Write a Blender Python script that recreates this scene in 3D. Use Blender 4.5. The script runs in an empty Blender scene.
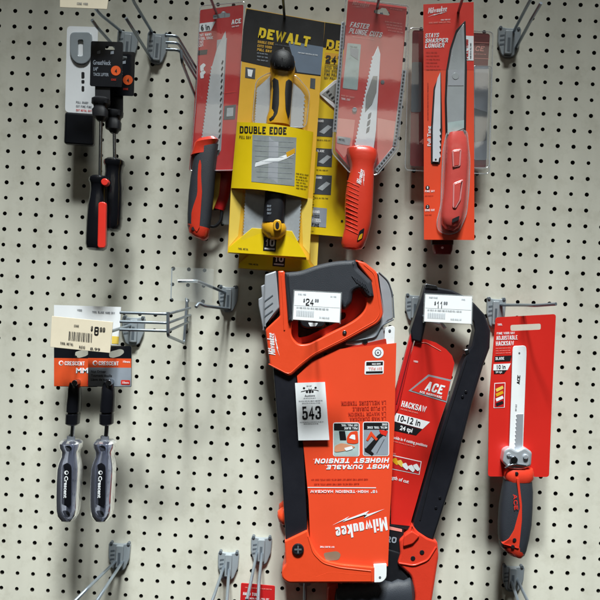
import bpy, math, random
from mathutils import Vector, Matrix
from mathutils.geometry import tessellate_polygon
random.seed(7)
S = bpy.context.scene
C = S.collection

# ------------------------------------------------------------------ camera model (fitted to the peg holes)
F, DIST = 545.0, 0.88223
RX, RY, RZ = 0.00037, -0.01200, -0.05112
PITCH = 0.0254
HX, HZ = 0.29486, 0.24310            # hole (0,0) is at X=-HX, Z=+HZ
ROT = Matrix.Rotation(RZ, 3, 'Z') @ Matrix.Rotation(RY, 3, 'Y') @ Matrix.Rotation(RX, 3, 'X')
RT = ROT.transposed()
BW = Matrix(((1, 0, 0), (0, 0, -1), (0, 1, 0)))

def P(px, py, d=0.0):
    """the point d millimetres in front of the pegboard that stands at (px, py) of the photograph"""
    v = RT @ Vector(((px - 300) / F, -(py - 300) / F, -1.0))
    t = (-DIST + d / 1000.0) / v.z
    return Vector((v.x * t, -d / 1000.0, v.y * t))

def push(p, d):                       # same place on the wall, another distance from it
    return Vector((p.x, -d / 1000.0, p.z))

cam = bpy.data.objects.new('camera', bpy.data.cameras.new('camera'))
C.objects.link(cam)
cam.matrix_world = Matrix.Translation((0, -DIST, 0)) @ (BW @ RT).to_4x4()
cam.data.lens = 36 * F / 600; cam.data.sensor_width = 36
cam.data.clip_start = 0.01; cam.data.clip_end = 50
S.camera = cam

# ------------------------------------------------------------------ materials
def lin(c):
    return tuple((x / 255 / 12.92) if x / 255 <= 0.04045 else ((x / 255 + 0.055) / 1.055) ** 2.4 for x in c)

MATS = {}
def mat(name, rgb, rough=0.5, metal=0.0, coat=0.0, var=0.10, scale=60, bump=0.0, bscale=400, spec=0.5):
    m = bpy.data.materials.new(name); m.use_nodes = True
    nt = m.node_tree; b = nt.nodes['Principled BSDF']
    tc = nt.nodes.new('ShaderNodeTexCoord')
    n = nt.nodes.new('ShaderNodeTexNoise'); n.inputs['Scale'].default_value = scale; n.inputs['Detail'].default_value = 5
    nt.links.new(tc.outputs['Object'], n.inputs['Vector'])
    mx = nt.nodes.new('ShaderNodeMix'); mx.data_type = 'RGBA'
    l = lin(rgb)
    mx.inputs['A'].default_value = (*[max(0, x * (1 - var)) for x in l], 1)
    mx.inputs['B'].default_value = (*[min(1, x * (1 + var)) for x in l], 1)
    nt.links.new(n.outputs['Fac'], mx.inputs['Factor'])
    nt.links.new(mx.outputs['Result'], b.inputs['Base Color'])
    mr = nt.nodes.new('ShaderNodeMapRange')
    mr.inputs['To Min'].default_value = max(0.03, rough - 0.08); mr.inputs['To Max'].default_value = min(1, rough + 0.08)
    nt.links.new(n.outputs['Fac'], mr.inputs['Value']); nt.links.new(mr.outputs['Result'], b.inputs['Roughness'])
    b.inputs['Metallic'].default_value = metal
    b.inputs['Coat Weight'].default_value = coat; b.inputs['Coat Roughness'].default_value = 0.12
    b.inputs['Specular IOR Level'].default_value = spec
    if bump:
        n2 = nt.nodes.new('ShaderNodeTexNoise'); n2.inputs['Scale'].default_value = bscale; n2.inputs['Detail'].default_value = 3
        nt.links.new(tc.outputs['Object'], n2.inputs['Vector'])
        bp = nt.nodes.new('ShaderNodeBump'); bp.inputs['Strength'].default_value = bump; bp.inputs['Distance'].default_value = 0.001
        nt.links.new(n2.outputs['Fac'], bp.inputs['Height']); nt.links.new(bp.outputs['Normal'], b.inputs['Normal'])
    MATS[name] = m
    return m

def clear(name, milk, rgb=(230, 238, 240), rough=0.03, gloss=1.0):
    m = bpy.data.materials.new(name); m.use_nodes = True
    nt = m.node_tree; nt.nodes.clear()
    out = nt.nodes.new('ShaderNodeOutputMaterial')
    tr = nt.nodes.new('ShaderNodeBsdfTransparent'); df = nt.nodes.new('ShaderNodeBsdfDiffuse'); gl = nt.nodes.new('ShaderNodeBsdfGlossy')
    df.inputs['Color'].default_value = (*lin(rgb), 1); gl.inputs['Roughness'].default_value = rough
    m1 = nt.nodes.new('ShaderNodeMixShader'); m2 = nt.nodes.new('ShaderNodeMixShader')
    tc = nt.nodes.new('ShaderNodeTexCoord'); n = nt.nodes.new('ShaderNodeTexNoise'); n.inputs['Scale'].default_value = 30; n.inputs['Detail'].default_value = 4
    nt.links.new(tc.outputs['Object'], n.inputs['Vector'])
    mr = nt.nodes.new('ShaderNodeMapRange'); mr.inputs['From Min'].default_value = .35; mr.inputs['From Max'].default_value = .7
    mr.inputs['To Min'].default_value = milk * 0.6; mr.inputs['To Max'].default_value = milk * 1.3
    nt.links.new(n.outputs['Fac'], mr.inputs['Value']); nt.links.new(mr.outputs['Result'], m1.inputs['Fac'])
    nt.links.new(tr.outputs[0], m1.inputs[1]); nt.links.new(df.outputs[0], m1.inputs[2])
    lw = nt.nodes.new('ShaderNodeFresnel'); lw.inputs['IOR'].default_value = 1.5
    mm = nt.nodes.new('ShaderNodeMath'); mm.operation = 'MULTIPLY'; mm.inputs[1].default_value = gloss
    bp = nt.nodes.new('ShaderNodeBump'); bp.inputs['Strength'].default_value = 0.03; bp.inputs['Distance'].default_value = 0.002
    nt.links.new(n.outputs['Fac'], bp.inputs['Height']); nt.links.new(bp.outputs['Normal'], gl.inputs['Normal'])
    nt.links.new(lw.outputs[0], mm.inputs[0])
    mn = nt.nodes.new('ShaderNodeMath'); mn.operation = 'MINIMUM'; mn.inputs[1].default_value = .05 * gloss + .02
    ge = nt.nodes.new('ShaderNodeNewGeometry'); fr = nt.nodes.new('ShaderNodeMath'); fr.operation = 'SUBTRACT'; fr.inputs[0].default_value = 1
    fm = nt.nodes.new('ShaderNodeMath'); fm.operation = 'MULTIPLY'
    nt.links.new(mm.outputs[0], mn.inputs[0]); nt.links.new(ge.outputs['Backfacing'], fr.inputs[1]); nt.links.new(mn.outputs[0], fm.inputs[0]); nt.links.new(fr.outputs[0], fm.inputs[1])
    nt.links.new(fm.outputs[0], m2.inputs['Fac'])
    nt.links.new(m1.outputs[0], m2.inputs[1]); nt.links.new(gl.outputs[0], m2.inputs[2])
    nt.links.new(m2.outputs[0], out.inputs['Surface'])
    MATS[name] = m

mat('orange', (238, 78, 44), .4, coat=.3, var=.07, scale=14, bump=.25, bscale=14)
mat('orange_plastic', (232, 76, 40), .38, coat=.2, var=.06, bump=.08)
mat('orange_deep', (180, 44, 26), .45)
mat('red', (214, 42, 34), .38, coat=.3, var=.08, scale=14, bump=.25, bscale=14)
mat('red_bright', (226, 52, 40), .4, coat=.2, var=.05)
mat('red_plastic', (216, 60, 40), .35, coat=.3, var=.06, bump=.1)
mat('red_dull', (198, 36, 38), .35, coat=.2)
mat('maroon', (112, 30, 34), .32, coat=.3)
mat('salmon', (238, 150, 140), .4)
mat('handle_pink', (214, 84, 78), .25, coat=.6, var=.1, bump=.2, bscale=120)
mat('black', (24, 25, 30), .45, var=.15)
mat('black_gloss', (18, 19, 24), .22, coat=.4)
mat('rubber', (44, 48, 56), .6, var=.12, bump=.35, bscale=900)
mat('rubber_black', (22, 23, 28), .55, bump=.3, bscale=900)
mat('blade_matte', (176, 182, 188), .35, metal=.15, var=.12, scale=200)
mat('tube_black', (30, 31, 38), .38, var=.15, coat=.1, bump=.1, bscale=700)
mat('header_dark', (20, 22, 28), .3, coat=.2)
mat('header_haze', (104, 122, 144), .22, coat=.6, var=.25, scale=25)
mat('yellow', (240, 206, 20), .35, coat=.35, var=.05)
mat('yellow_warm', (232, 178, 52), .35, coat=.3, var=.06)
mat('yellow_pale', (238, 206, 92), .35, coat=.3, var=.06)
mat('yellow_cap', (226, 168, 30), .4, coat=.2)
mat('white', (240, 243, 247), .5, var=.03)
mat('white_gloss', (244, 247, 250), .3, coat=.3, var=.03)
mat('cream', (228, 216, 192), .5, var=.05)
mat('ink', (22, 22, 26), .5)
mat('ink_soft', (96, 100, 108), .6)
mat('ink_faint', (150, 156, 164), .6)
mat('ink_red', (172, 44, 28), .5)
mat('grey_card', (150, 158, 170), .4, coat=.2, var=.12)
mat('grey_pic', (176, 184, 190), .4, var=.3, scale=150)
mat('grey_pic_dark', (74, 78, 84), .4, var=.35, scale=150)
mat('photo_window', (150, 156, 156), .3, coat=.4, var=.35, scale=70)
mat('skin_print', (214, 150, 116), .5)
mat('silver', (204, 210, 218), .2, metal=.5, var=.1, scale=90)
mat('silver_paint', (182, 186, 194), .38, metal=.35, coat=.2, var=.06)
mat('steel', (176, 182, 190), .22, metal=1, var=.12, scale=120)
mat('blade_white', (228, 234, 242), .35, metal=.2, var=.04)
mat('blade_grey', (180, 187, 193), .25, metal=.35, var=.12)
mat('wire', (150, 160, 170), .32, metal=.7, var=.12)
mat('plate', (150, 158, 164), .35, coat=.3, var=.1)
mat('plate_dark', (92, 100, 108), .4, coat=.2)
mat('tan', (142, 120, 100), .6)
mat('amber', (92, 58, 52), .3, coat=.4)
mat('orange_dot', (232, 92, 34), .45)
mat('crescent_orange', (226, 86, 44), .4, coat=.15)
mat('pale_teal', (176, 196, 196), .3, var=.25, scale=80)
mat('lavender', (196, 202, 230), .06, coat=.6, var=.2, scale=38)
MATS['lavender'].node_tree.nodes['Principled BSDF'].inputs['Transmission Weight'].default_value = .92
mat('handle_pale', (228, 150, 150), .2, coat=.6, var=.12)
clear('clear_rim', .38, (214, 220, 224), .08, 3); clear('clear', .02, gloss=2.2); clear('clear_milky', .12); clear('clear_faint', .06, gloss=.7)
clear('clear_handle', .40, (190, 196, 214), .08, 1.6); clear('clear_glare', .04, (236, 240, 244), .04, 5)

# ------------------------------------------------------------------ mesh building
def rc(pts, r=3.0, n=4):
    """round the corners of a closed outline; a point may carry its own radius as a third number"""
    out = []
    N = len(pts)
    for i in range(N):
        a, b, c = pts[i - 1], pts[i], pts[(i + 1) % N]
        rr = b[2] if len(b) > 2 else r
        A, B, Cc = Vector(a[:2]), Vector(b[:2]), Vector(c[:2])
        u, v = A - B, Cc - B
        k = min(rr, u.length * .48, v.length * .48)
        if k < .05: out.append((B.x, B.y)); continue
        p0, p1 = B + u.normalized() * k, B + v.normalized() * k
        for j in range(n + 1):
            t = j / n
            q = p0 * (1 - t) ** 2 + B * 2 * t * (1 - t) + p1 * t * t
            out.append((q.x, q.y))
    return out

def box(x0, y0, x1, y1): return [(x0, y0), (x1, y0), (x1, y1), (x0, y1)]
def ring(cx, cy, r, n=20, ry=None): return [(cx + r * math.cos(2 * math.pi * k / n), cy + (ry or r) * math.sin(2 * math.pi * k / n)) for k in range(n)]
def teeth(p0, p1, n, depth):
    """zigzag from p0 to p1; positive depth bites to the left of the direction of travel"""
    a, b = Vector(p0), Vector(p1); d = (b - a) / n; nrm = Vector((d.y, -d.x)).normalized() * depth
    out = []
    for k in range(n):
        out.append(tuple(a + d * k)); out.append(tuple(a + d * (k + .75) + nrm))
    out.append(tuple(b))
    return out
def area(p): return sum(p[i - 1][0] * p[i][1] - p[i][0] * p[i - 1][1] for i in range(len(p))) / 2
def inset(p, b):
    s = 1 if area(p) > 0 else -1
    out = []; N = len(p)
    for i in range(N):
        a, q, c = Vector(p[i - 1]), Vector(p[i]), Vector(p[(i + 1) % N])
        e1, e2 = (q - a), (c - q)
        if e1.length < 1e-6 or e2.length < 1e-6: out.append(tuple(q)); continue
        e1.normalize(); e2.normalize()
        n1, n2 = Vector((-e1.y, e1.x)) * s, Vector((-e2.y, e2.x)) * s
        m = n1 + n2
        if m.length < 1e-4: m = n1
        m.normalize(); k = b / max(.5, m.dot(n1))
        out.append(tuple(q + m * k))
    return out

DF = lambda d: d if callable(d) else (lambda x, y: d)
FONT = {}
def glyphs(s, bold, spacing):
    key = (s, bold, spacing)
    if key not in FONT:
        cu = bpy.data.curves.new('lettering', 'FONT'); cu.body = s; cu.size = 1; cu.offset = bold; cu.resolution_u = 2; cu.space_character = spacing
        o = bpy.data.objects.new('lettering', cu); C.objects.link(o)
        bpy.context.view_layer.update()
        me = bpy.data.meshes.new_from_object(o.evaluated_get(bpy.context.evaluated_depsgraph_get()))
        FONT[key] = ([v.co.copy() for v in me.vertices], [tuple(p.vertices) for p in me.polygons])
        bpy.data.objects.remove(o); bpy.data.curves.remove(cu); bpy.data.meshes.remove(me)
    return FONT[key]

# block capitals drawn as strokes in a 1 x 1 box (x right, y up)
def _o(r=.5): return [(.5, 1), (1, 1), (1, 0), (0, 0), (0, 1), (.5, 1)]
STROKES = {
 'A': [[(0, 0), (.42, 1)], [(.58, 1), (1, 0)], [(.2, .30), (.8, .30)], [(.40, 1), (.60, 1)]],
 'B': [[(0, 0), (0, 1), (.9, 1), (.9, .53), (0, .53)], [(.3, .53), (1, .53), (1, 0), (0, 0)]],
 'C': [[(1, .68), (1, 1), (0, 1), (0, 0), (1, 0), (1, .32)]],
 'D': [[(0, 0), (0, 1), (1, 1), (1, 0), (-.1, 0)]],
 'E': [[(1, 1), (0, 1), (0, 0), (1, 0)], [(0, .52), (.9, .52)]],
 'F': [[(1, 1), (0, 1), (0, 0)], [(0, .5), (.9, .5)]],
 'G': [[(1, .70), (1, 1), (0, 1), (0, 0), (1, 0), (1, .46), (.55, .46)]],
 'H': [[(0, 0), (0, 1)], [(1, 0), (1, 1)], [(0, .5), (1, .5)]],
 'I': [[(.5, 0), (.5, 1)]],
 'J': [[(1, 1), (1, 0), (0, 0), (0, .3)]],
 'K': [[(0, 0), (0, 1)], [(.1, .42), (1, 1)], [(.36, .56), (1, 0)]],
 'L': [[(0, 1), (0, 0), (1, 0)]],
 'M': [[(0, 0), (0, 1)], [(1, 0), (1, 1)], [(.06, 1), (.5, .22), (.94, 1)]],
 'N': [[(0, 0), (0, 1)], [(1, 0), (1, 1)], [(.04, 1), (.96, 0)]],
 'O': [_o()], '0': [_o()],
 'P': [[(0, 0), (0, 1), (1, 1), (1, .45), (0, .45)]],
 'R': [[(0, 0), (0, 1), (1, 1), (1, .48), (0, .48)], [(.5, .48), (1, 0)]],
 'S': [[(1, .72), (1, 1), (0, 1), (0, .52), (1, .50), (1, 0), (0, 0), (0, .28)]],
 'T': [[(.5, 0), (.5, 1)], [(0, 1), (1, 1)]],
 'U': [[(0, 1), (0, 0), (1, 0), (1, 1)]],
 'V': [[(0, 1), (.46, 0)], [(.54, 0), (1, 1)]],
 'W': [[(0, 1), (.24, 0), (.5, .9), (.76, 0), (1, 1)]],
 'X': [[(0, 0), (1, 1)], [(0, 1), (1, 0)]],
 'Y': [[(.5, 0), (.5, .42)], [(0, 1), (.5, .42), (1, 1)]],
 '1': [[(.6, 0), (.6, 1), (.1, .74)]],
 '2': [[(0, .68), (0, 1), (1, 1), (1, .56), (0, .2), (0, 0), (1, 0)]],
 '3': [[(0, .74), (0, 1), (1, 1), (1, .52), (.35, .52)], [(.6, .52), (1, .52), (1, 0), (0, 0), (0, .28)]],
 '4': [[(.72, 0), (.72, 1), (0, .3), (1, .3)]],
 '5': [[(.95, 1), (.1, 1), (.04, .5), (.1, .6), (1, .6), (1, 0), (0, 0), (0, .26)]],
 '6': [[(1, .76), (1, 1), (0, 1), (0, 0), (1, 0), (1, .58), (0, .58)]],
 '8': [_o(), [(.1, .53), (.9, .53)]],
 '9': [[(0, .24), (0, 0), (1, 0), (1, 1), (0, 1), (0, .42), (1, .42)]],
 '-': [[(.1, .45), (.9, .45)]], '.': [[(.5, -.02), (.5, .06)]], '"': [[(.2, .75), (.2, 1)], [(.8, .75), (.8, 1)]],
}
STROKES.update({
 'a': [[(1, .58), (0, .58), (0, 0), (1, 0)], [(1, .62), (1, 0)]], 'e': [[(.1, .30), (1, .30), (1, .58), (0, .58), (0, 0), (1, 0)]],
 'i': [[(.5, 0), (.5, .60)], [(.5, .80), (.5, .96)]], 'l': [[(.5, 0), (.5, 1)]], 'u': [[(0, .62), (0, 0), (1, 0)], [(1, .62), (1, 0)]],
 'w': [[(0, .62), (.22, 0), (.5, .52), (.78, 0), (1, .62)]], 'k': [[(0, 0), (0, 1)], [(.1, .26), (1, .60)], [(.4, .36), (1, 0)]]})
ROUND = dict(a=.2, e=.2, u=.2, B=.22, C=.42, D=.34, G=.42, O=.45, P=.26, R=.24, S=.36, U=.4, J=.4)
ROUND.update({'0': .45, '2': .34, '3': .34, '5': .3, '6': .36, '8': .34, '9': .36})
WIDE = {'i': .30, 'l': .30, 'w': 1.15, 'a': .78, 'u': .78, 'k': .8, 'e': .78, 'I': .34, '.': .3, '1': .6, 'M': 1.25, 'W': 1.4, 'L': .88, 'E': .92, 'F': .9, '"': .5, 'T': .98, ' ': .55, '-': .6}
def smooth_open(p, r):
    if max(r) <= 0: return p
    o = [p[0]]
    for i in range(1, len(p) - 1):
        A, B, D = Vector(p[i - 1]), Vector(p[i]), Vector(p[i + 1]); u, v = A - B, D - B
        k = min(r[i], u.length * .5, v.length * .5)
        if k < 1e-4: o.append((B.x, B.y)); continue
        a, b = B + u.normalized() * k, B + v.normalized() * k
        for j in range(6):
            t = j / 5; q = a * (1 - t) ** 2 + B * 2 * t * (1 - t) + b * t * t
            o.append((q.x, q.y))
    return o + [p[-1]]

def surf(secs, sq=2.0, k=0.0):
    """depth of the front of a loft at a pixel"""
    def f(x, y):
        i = 0
        while i < len(secs) - 2 and (secs[i + 1][1] + secs[i + 1][3]) / 2 < y: i += 1
        a, b = secs[i], secs[i + 1]; ya, yb = (a[1] + a[3]) / 2, (b[1] + b[3]) / 2
        t = min(1, max(0, (y - ya) / (yb - ya + 1e-9))); s = [p * (1 - t) + q * t for p, q in zip(a[:6], b[:6])]
        u = min(.98, abs((x - (s[0] + s[2]) / 2) / ((s[2] - s[0]) / 2)))
        return s[4] + s[5] / 2 * (1 - u ** sq) ** (1 / sq) + k
    return f

class MB:
    def __init__(self): self.v = []; self.f = []; self.m = []; self.mats = []
    def mi(self, name):
        if name not in self.mats: self.mats.append(name)
        return self.mats.index(name)
    def add(self, vs, fs, m):
        o = len(self.v); self.v += vs; k = self.mi(m)
        for f in fs: self.f.append(tuple(i + o for i in f)); self.m.append(k)
        return self
    def prism(self, pts, d0, d1, m, bev=0, holes=(), steps=3, side=None, bulge=0):
        """outline in the photograph's pixels, front face d1 mm off the wall, back face d0"""
        loops = [[tuple(p[:2]) for p in pts]] + [[tuple(p[:2]) for p in h] for h in holes]
        fn = DF(d1)
        bmm = bev * 1.55
        rings = []
        levels = [(0.0, bmm)] if bev else []
        if bev:
            levels = [(bev * (1 - math.cos(a)), bmm * (1 - math.sin(a))) for a in [math.pi / 2 * k / steps for k in range(steps + 1)]]
        else: levels = [(0, 0)]
        vs, fs = [], []
        prev = None; allr = []
        for li, lp in enumerate(loops):
            sgn = 1 if li == 0 else -1
            rr = []
            back = [push(P(x, y, fn(x, y) - (levels[0][1])), d0) for x, y in lp]
            rr.append(back)
            for b, dz in levels:
                q = inset(lp, b * sgn) if b else lp
                rr.append([P(x, y, fn(x, y) - dz) for x, y in q])
            allr.append((rr, inset(lp, levels[-1][0] * sgn) if bev else lp))
        flip0 = area(loops[0]) > 0
        for li, (rr, q) in enumerate(allr):
            n = len(rr[0]); base = len(vs)
            for r in rr: vs += r
            fl = area(loops[li]) > 0
            if li: fl = not fl
            for k in range(len(rr) - 1):
                for i in range(n):
                    j = (i + 1) % n
                    a, b_, c_, d_ = base + k * n + i, base + k * n + j, base + (k + 1) * n + j, base + (k + 1) * n + i
                    fs.append((a, d_, c_, b_) if not fl else (a, b_, c_, d_))
        # caps
        tops = []; idx = []; backs = []; base = 0
        for rr, q in allr:
            n = len(rr[0])
            tops.append([Vector((x, -y, 0)) for x, y in q])
            idx += [base + (len(rr) - 1) * n + i for i in range(n)]
            backs += [base + i for i in range(n)]
            base += n * len(rr)
        flat = [v for t in tops for v in t]
        for t in tessellate_polygon(tops):
            a, b_, c_ = t
            ccw = (flat[b_] - flat[a]).cross(flat[c_] - flat[a]).z > 0
            if not ccw: a, c_ = c_, a
            fs.append((idx[a], idx[b_], idx[c_]))
            fs.append((backs[c_], backs[b_], backs[a]))
        return self.add(vs, fs, m)
    def decal(self, pts, d, m):
        fn = DF(d); p = [tuple(q[:2]) for q in pts]
        flat = [Vector((x, -y, 0)) for x, y in p]
        fs = []
        for a, b, c in tessellate_polygon([flat]):
            if (flat[b] - flat[a]).cross(flat[c] - flat[a]).z < 0: a, c = c, a
            fs.append((a, b, c))
        return self.add([P(x, y, fn(x, y)) for x, y in p], fs, m)
    def wrap(self, pts, d, m, nx=8, ny=16):
        """a decal that follows a curved surface (outline crossed once by each level line)"""
        p = [tuple(q[:2]) for q in pts]; ys = [q[1] for q in p]; y0, y1 = min(ys), max(ys); vs = []; fn = DF(d)
        for r in range(ny + 1):
            y = y0 + (y1 - y0) * min(.9995, max(.0005, r / ny)); xs = []
            for i in range(len(p)):
                a, b = p[i - 1], p[i]
                if (a[1] - y) * (b[1] - y) <= 0 and a[1] != b[1]: xs.append(a[0] + (b[0] - a[0]) * (y - a[1]) / (b[1] - a[1]))
            l, q = min(xs), max(xs)
            for c in range(nx + 1): x = l + (q - l) * c / nx; vs.append(P(x, y, fn(x, y)))
        return self.add(vs, [(r * (nx + 1) + c, (r + 1) * (nx + 1) + c, (r + 1) * (nx + 1) + c + 1, r * (nx + 1) + c + 1) for r in range(ny) for c in range(nx)], m)
    def text(self, s, x1, y1, x2, y2, h, d, m, shear=0.0, bold=0.02, spacing=1.0):
        vs, fs = glyphs(s, bold, spacing)
        if not vs: return self
        if x2 is None: x2, y2 = x1 + y2 * h / .69 * (max(v.x for v in vs) - min(v.x for v in vs)), y1
        xs = [v.x for v in vs]; a, w = min(xs), max(xs) - min(xs)
        cap = 0.69
        bx, by = (x2 - x1) / w, (y2 - y1) / w
        L = math.hypot(x2 - x1, y2 - y1); ux, uy = (y2 - y1) / L * h / cap, -(x2 - x1) / L * h / cap
        ex, ey = (x2 - x1) / L * h * shear / cap, (y2 - y1) / L * h * shear / cap
        fn = DF(d); out = []
        for v in vs:
            X = x1 + (v.x - a) * bx + v.y * (ux + ex); Y = y1 + (v.x - a) * by + v.y * (uy + ey)
            out.append(P(X, Y, fn(X, Y)))
        return self.add(out, fs, m)
    def caps(self, s, x1, y1, x2, y2, h, d, m, shear=0.0, wt=.2):
        """bold block capitals fitted from (x1, y1) to (x2, y2) along the baseline"""
        L = math.hypot(x2 - x1, y2 - y1); ux, uy = (x2 - x1) / L, (y2 - y1) / L; nx, ny = uy, -ux
        unit = sum(WIDE.get(c, 1) for c in s); gap = .2
        W = L / (unit + gap * (len(s) - 1)); t = min(wt * h, .32 * W if wt < .3 else .345 * W); fn = DF(d); x = 0; lift = 0
        for c in s:
            w = WIDE.get(c, 1) * W
            for st in STROKES.get(c, []):
                p = [(t / 2 + a * (w - t), t / 2 + b * (h - t)) for a, b in st]
                closed = len(p) > 3 and p[0] == p[-1]
                def keep(a, b):
                    if c in 'BDPR': return a > .5
                    if c == 'G': return not (abs(b - .46) < .02)
                    if c == '5': return a > .5 or b < .1
                    if c == '2': return b > .3
                    return True
                p = smooth_open(p, [ROUND.get(c, 0) * min(w, h) if keep(a, b) else 0 for a, b in st])
                q = [Vector(p[0])]
                for v in p[1:]:
                    if (Vector(v) - q[-1]).length > 1e-4: q.append(Vector(v))
                if not closed:
                    for e, f in ((0, 1), (-1, -2)):
                        g = (q[e] - q[f]).normalized()
                        ex, ey = st[e]
                        if max(abs(g.x), abs(g.y)) > .97:
                            if (abs(g.x) > .9 and ex in (0, 1)) or (abs(g.y) > .9 and ey in (0, 1)): q[e] = q[e] + g * t * .5
                        elif abs(g.y) > .3: q[e] = q[e] + g * (t * .5 / abs(g.y))
                Lf, Rt = [], []
                for i, v in enumerate(q):
                    a = q[i] - q[i - 1] if i else (q[1] - q[0] if not closed else q[0] - q[-2])
                    b = q[i + 1] - q[i] if i < len(q) - 1 else (a if not closed else q[1] - q[0])
                    a, b = a.normalized(), b.normalized(); n1, n2 = Vector((-a.y, a.x)), Vector((-b.y, b.x)); mm = (n1 + n2)
                    mm = mm.normalized() if mm.length > .1 else n1
                    k = t / 2 / max(.55, mm.dot(n1)); Lf.append(v + mm * k); Rt.append(v - mm * k)
                lift += .012
                def pt(v):
                    X = x1 + ux * (x + v.x + v.y * shear) + nx * v.y; Y = y1 + uy * (x + v.x + v.y * shear) + ny * v.y
                    return P(X, Y, fn(X, Y) + lift)
                vs = [pt(v) for v in Lf] + [pt(v) for v in Rt]; n = len(q)
                self.add(vs, [(i, n + i, n + i + 1, i + 1) for i in range(n - 1)], m)
            x += w + gap * W
        return self
    def dashes(self, x1, y1, x2, y2, h, d, m, seed=1):
        """a line of print too small to read"""
        r = random.Random(seed); al = ('SAW', 'BLADE', 'CUT', 'EDGE', 'METAL', 'WOOD', 'STEEL', 'FINE', 'HAND', 'TOOL', 'SHARP', 'PULL')
        L = math.hypot(x2 - x1, y2 - y1); t = 0; wd = ''
        ux, uy = (x2 - x1) / L, (y2 - y1) / L; nx, ny = uy * h, -ux * h
        while t < L:
            wd = r.choice([k for k in al if k != wd]); w = len(wd) * h * .62
            if t + w > L:
                fit = [k for k in al if len(k) * h * .62 <= L - t]
                if not fit:
                    if t > 0: break
                    fit = ['CUT']
                wd = r.choice(fit); w = min(L - t, len(wd) * h * .62)
            self.caps(wd, x1 + ux * t, y1 + uy * t, x1 + ux * (t + w), y1 + uy * (t + w), h, d, m, wt=.2)
            t += w + h * .5
        return self
    def loft(self, secs, m, n=18, sq=2.0, caps=True):
        """sections (left x, left y, right x, right y, centre depth, thickness mm)"""
        vs, fs = [], []
        for s in secs:
            l, r = P(s[0], s[1], s[4]), P(s[2], s[3], s[4])
            c = (l + r) / 2; u = (r - l) / 2; t = s[5] / 2000
            for k in range(n):
                a = 2 * math.pi * k / n; ca, sa = math.cos(a), math.sin(a)
                e = 2 / sq
                vs.append(c + u * (math.copysign(abs(ca) ** e, ca)) + Vector((0, -t, 0)) * (math.copysign(abs(sa) ** e, sa)))
        for k in range(len(secs) - 1):
            for i in range(n):
                j = (i + 1) % n
                fs.append((k * n + i, (k + 1) * n + i, (k + 1) * n + j, k * n + j))
        if caps:
            fs.append(tuple(range(n))); fs.append(tuple((len(secs) - 1) * n + i for i in reversed(range(n))))
        return self.add(vs, fs, m)
    def tube(self, path, r, m, n=10):
        """a bent wire through (px, py, depth) points or vectors, radius in mm"""
        p = [q if isinstance(q, Vector) else P(*q) for q in path]
        # soften bends
        if len(p) > 2:
            o = [p[0]]
            for i in range(1, len(p) - 1):
                u, v = p[i - 1] - p[i], p[i + 1] - p[i]
                k = min(.006, u.length * .4, v.length * .4)
                a, b = p[i] + u.normalized() * k, p[i] + v.normalized() * k
                for t in (0, .33, .67, 1): o.append(a * (1 - t) ** 2 + p[i] * 2 * t * (1 - t) + b * t * t)
            p = o + [p[-1]]
        R = r / 1000; vs, fs = [], []
        up = None
        for i, q in enumerate(p):
            t = ((p[min(i + 1, len(p) - 1)] - p[max(i - 1, 0)])).normalized()
            if up is None:
                up = t.orthogonal().normalized()
            up = (up - t * up.dot(t)).normalized(); w = t.cross(up)
            for k in range(n):
                a = 2 * math.pi * k / n
                vs.append(q + (up * math.cos(a) + w * math.sin(a)) * R)
        for i in range(len(p) - 1):
            for k in range(n):
                j = (k + 1) % n
                fs.append((i * n + k, i * n + j, (i + 1) * n + j, (i + 1) * n + k))
        fs.append(tuple(reversed(range(n)))); fs.append(tuple((len(p) - 1) * n + k for k in range(n)))
        return self.add(vs, fs, m)
    def grid(self, fn, nu, nv, m):
        vs = [fn(i / nu, j / nv) for j in range(nv + 1) for i in range(nu + 1)]
        fs = [(j * (nu + 1) + i, (j + 1) * (nu + 1) + i, (j + 1) * (nu + 1) + i + 1, j * (nu + 1) + i + 1) for j in range(nv) for i in range(nu)]
        return self.add(vs, fs, m)
    def rim(self, pts, d, r=.9, m='clear_rim'):
        p = [tuple(q[:2]) for q in pts]; p = p + p[:2]
        return self.tube([P(x, y, d) for x, y in p], r, m, 8)
    def disc(self, x, y, r, d0, d1, m, bev=0, n=20): return self.prism(ring(x, y, r, n), d0, d1, m, bev)
    def build(self, name, parent=None, anchor=None):
        """link as ONE mesh object; parent is a thing or a part"""
        if parent is not None: anchor = Vector(parent['anchor'])
        me = bpy.data.meshes.new(name)
        me.from_pydata([v - anchor for v in self.v], [], self.f)
        for k in self.mats: me.materials.append(MATS[k])
        me.polygons.foreach_set('material_index', self.m)
        me.polygons.foreach_set('use_smooth', [True] * len(me.polygons))
        me.update(); me.set_sharp_from_angle(angle=math.radians(38))
        o = bpy.data.objects.new(name, me); C.objects.link(o)
        o['anchor'] = tuple(anchor)
        if parent is not None: o.parent = parent
        else: o.location = anchor
        return o

def tag(o, label, cat, group=None):
    o['label'] = label; o['category'] = cat
    if group: o['group'] = group
    return o
def thing(name, label, cat, base, group=None):
    o = bpy.data.objects.new(name, None); C.objects.link(o); o.empty_display_size = .01
    o.location = base; o['anchor'] = tuple(base)
    return tag(o, label, cat, group)
def single(name, mb, label, cat, base, group=None):
    return tag(mb.build(name, None, base), label, cat, group)
def dup(root, offset, label):
    r = root.copy(); C.objects.link(r); r.location = Vector(root.location) + Vector(offset); r['label'] = label
    for ch in list(root.children):
        c = ch.copy(); C.objects.link(c); c.parent = r
        for g in list(ch.children):
            d = g.copy(); C.objects.link(d); d.parent = c
    return r

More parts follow.
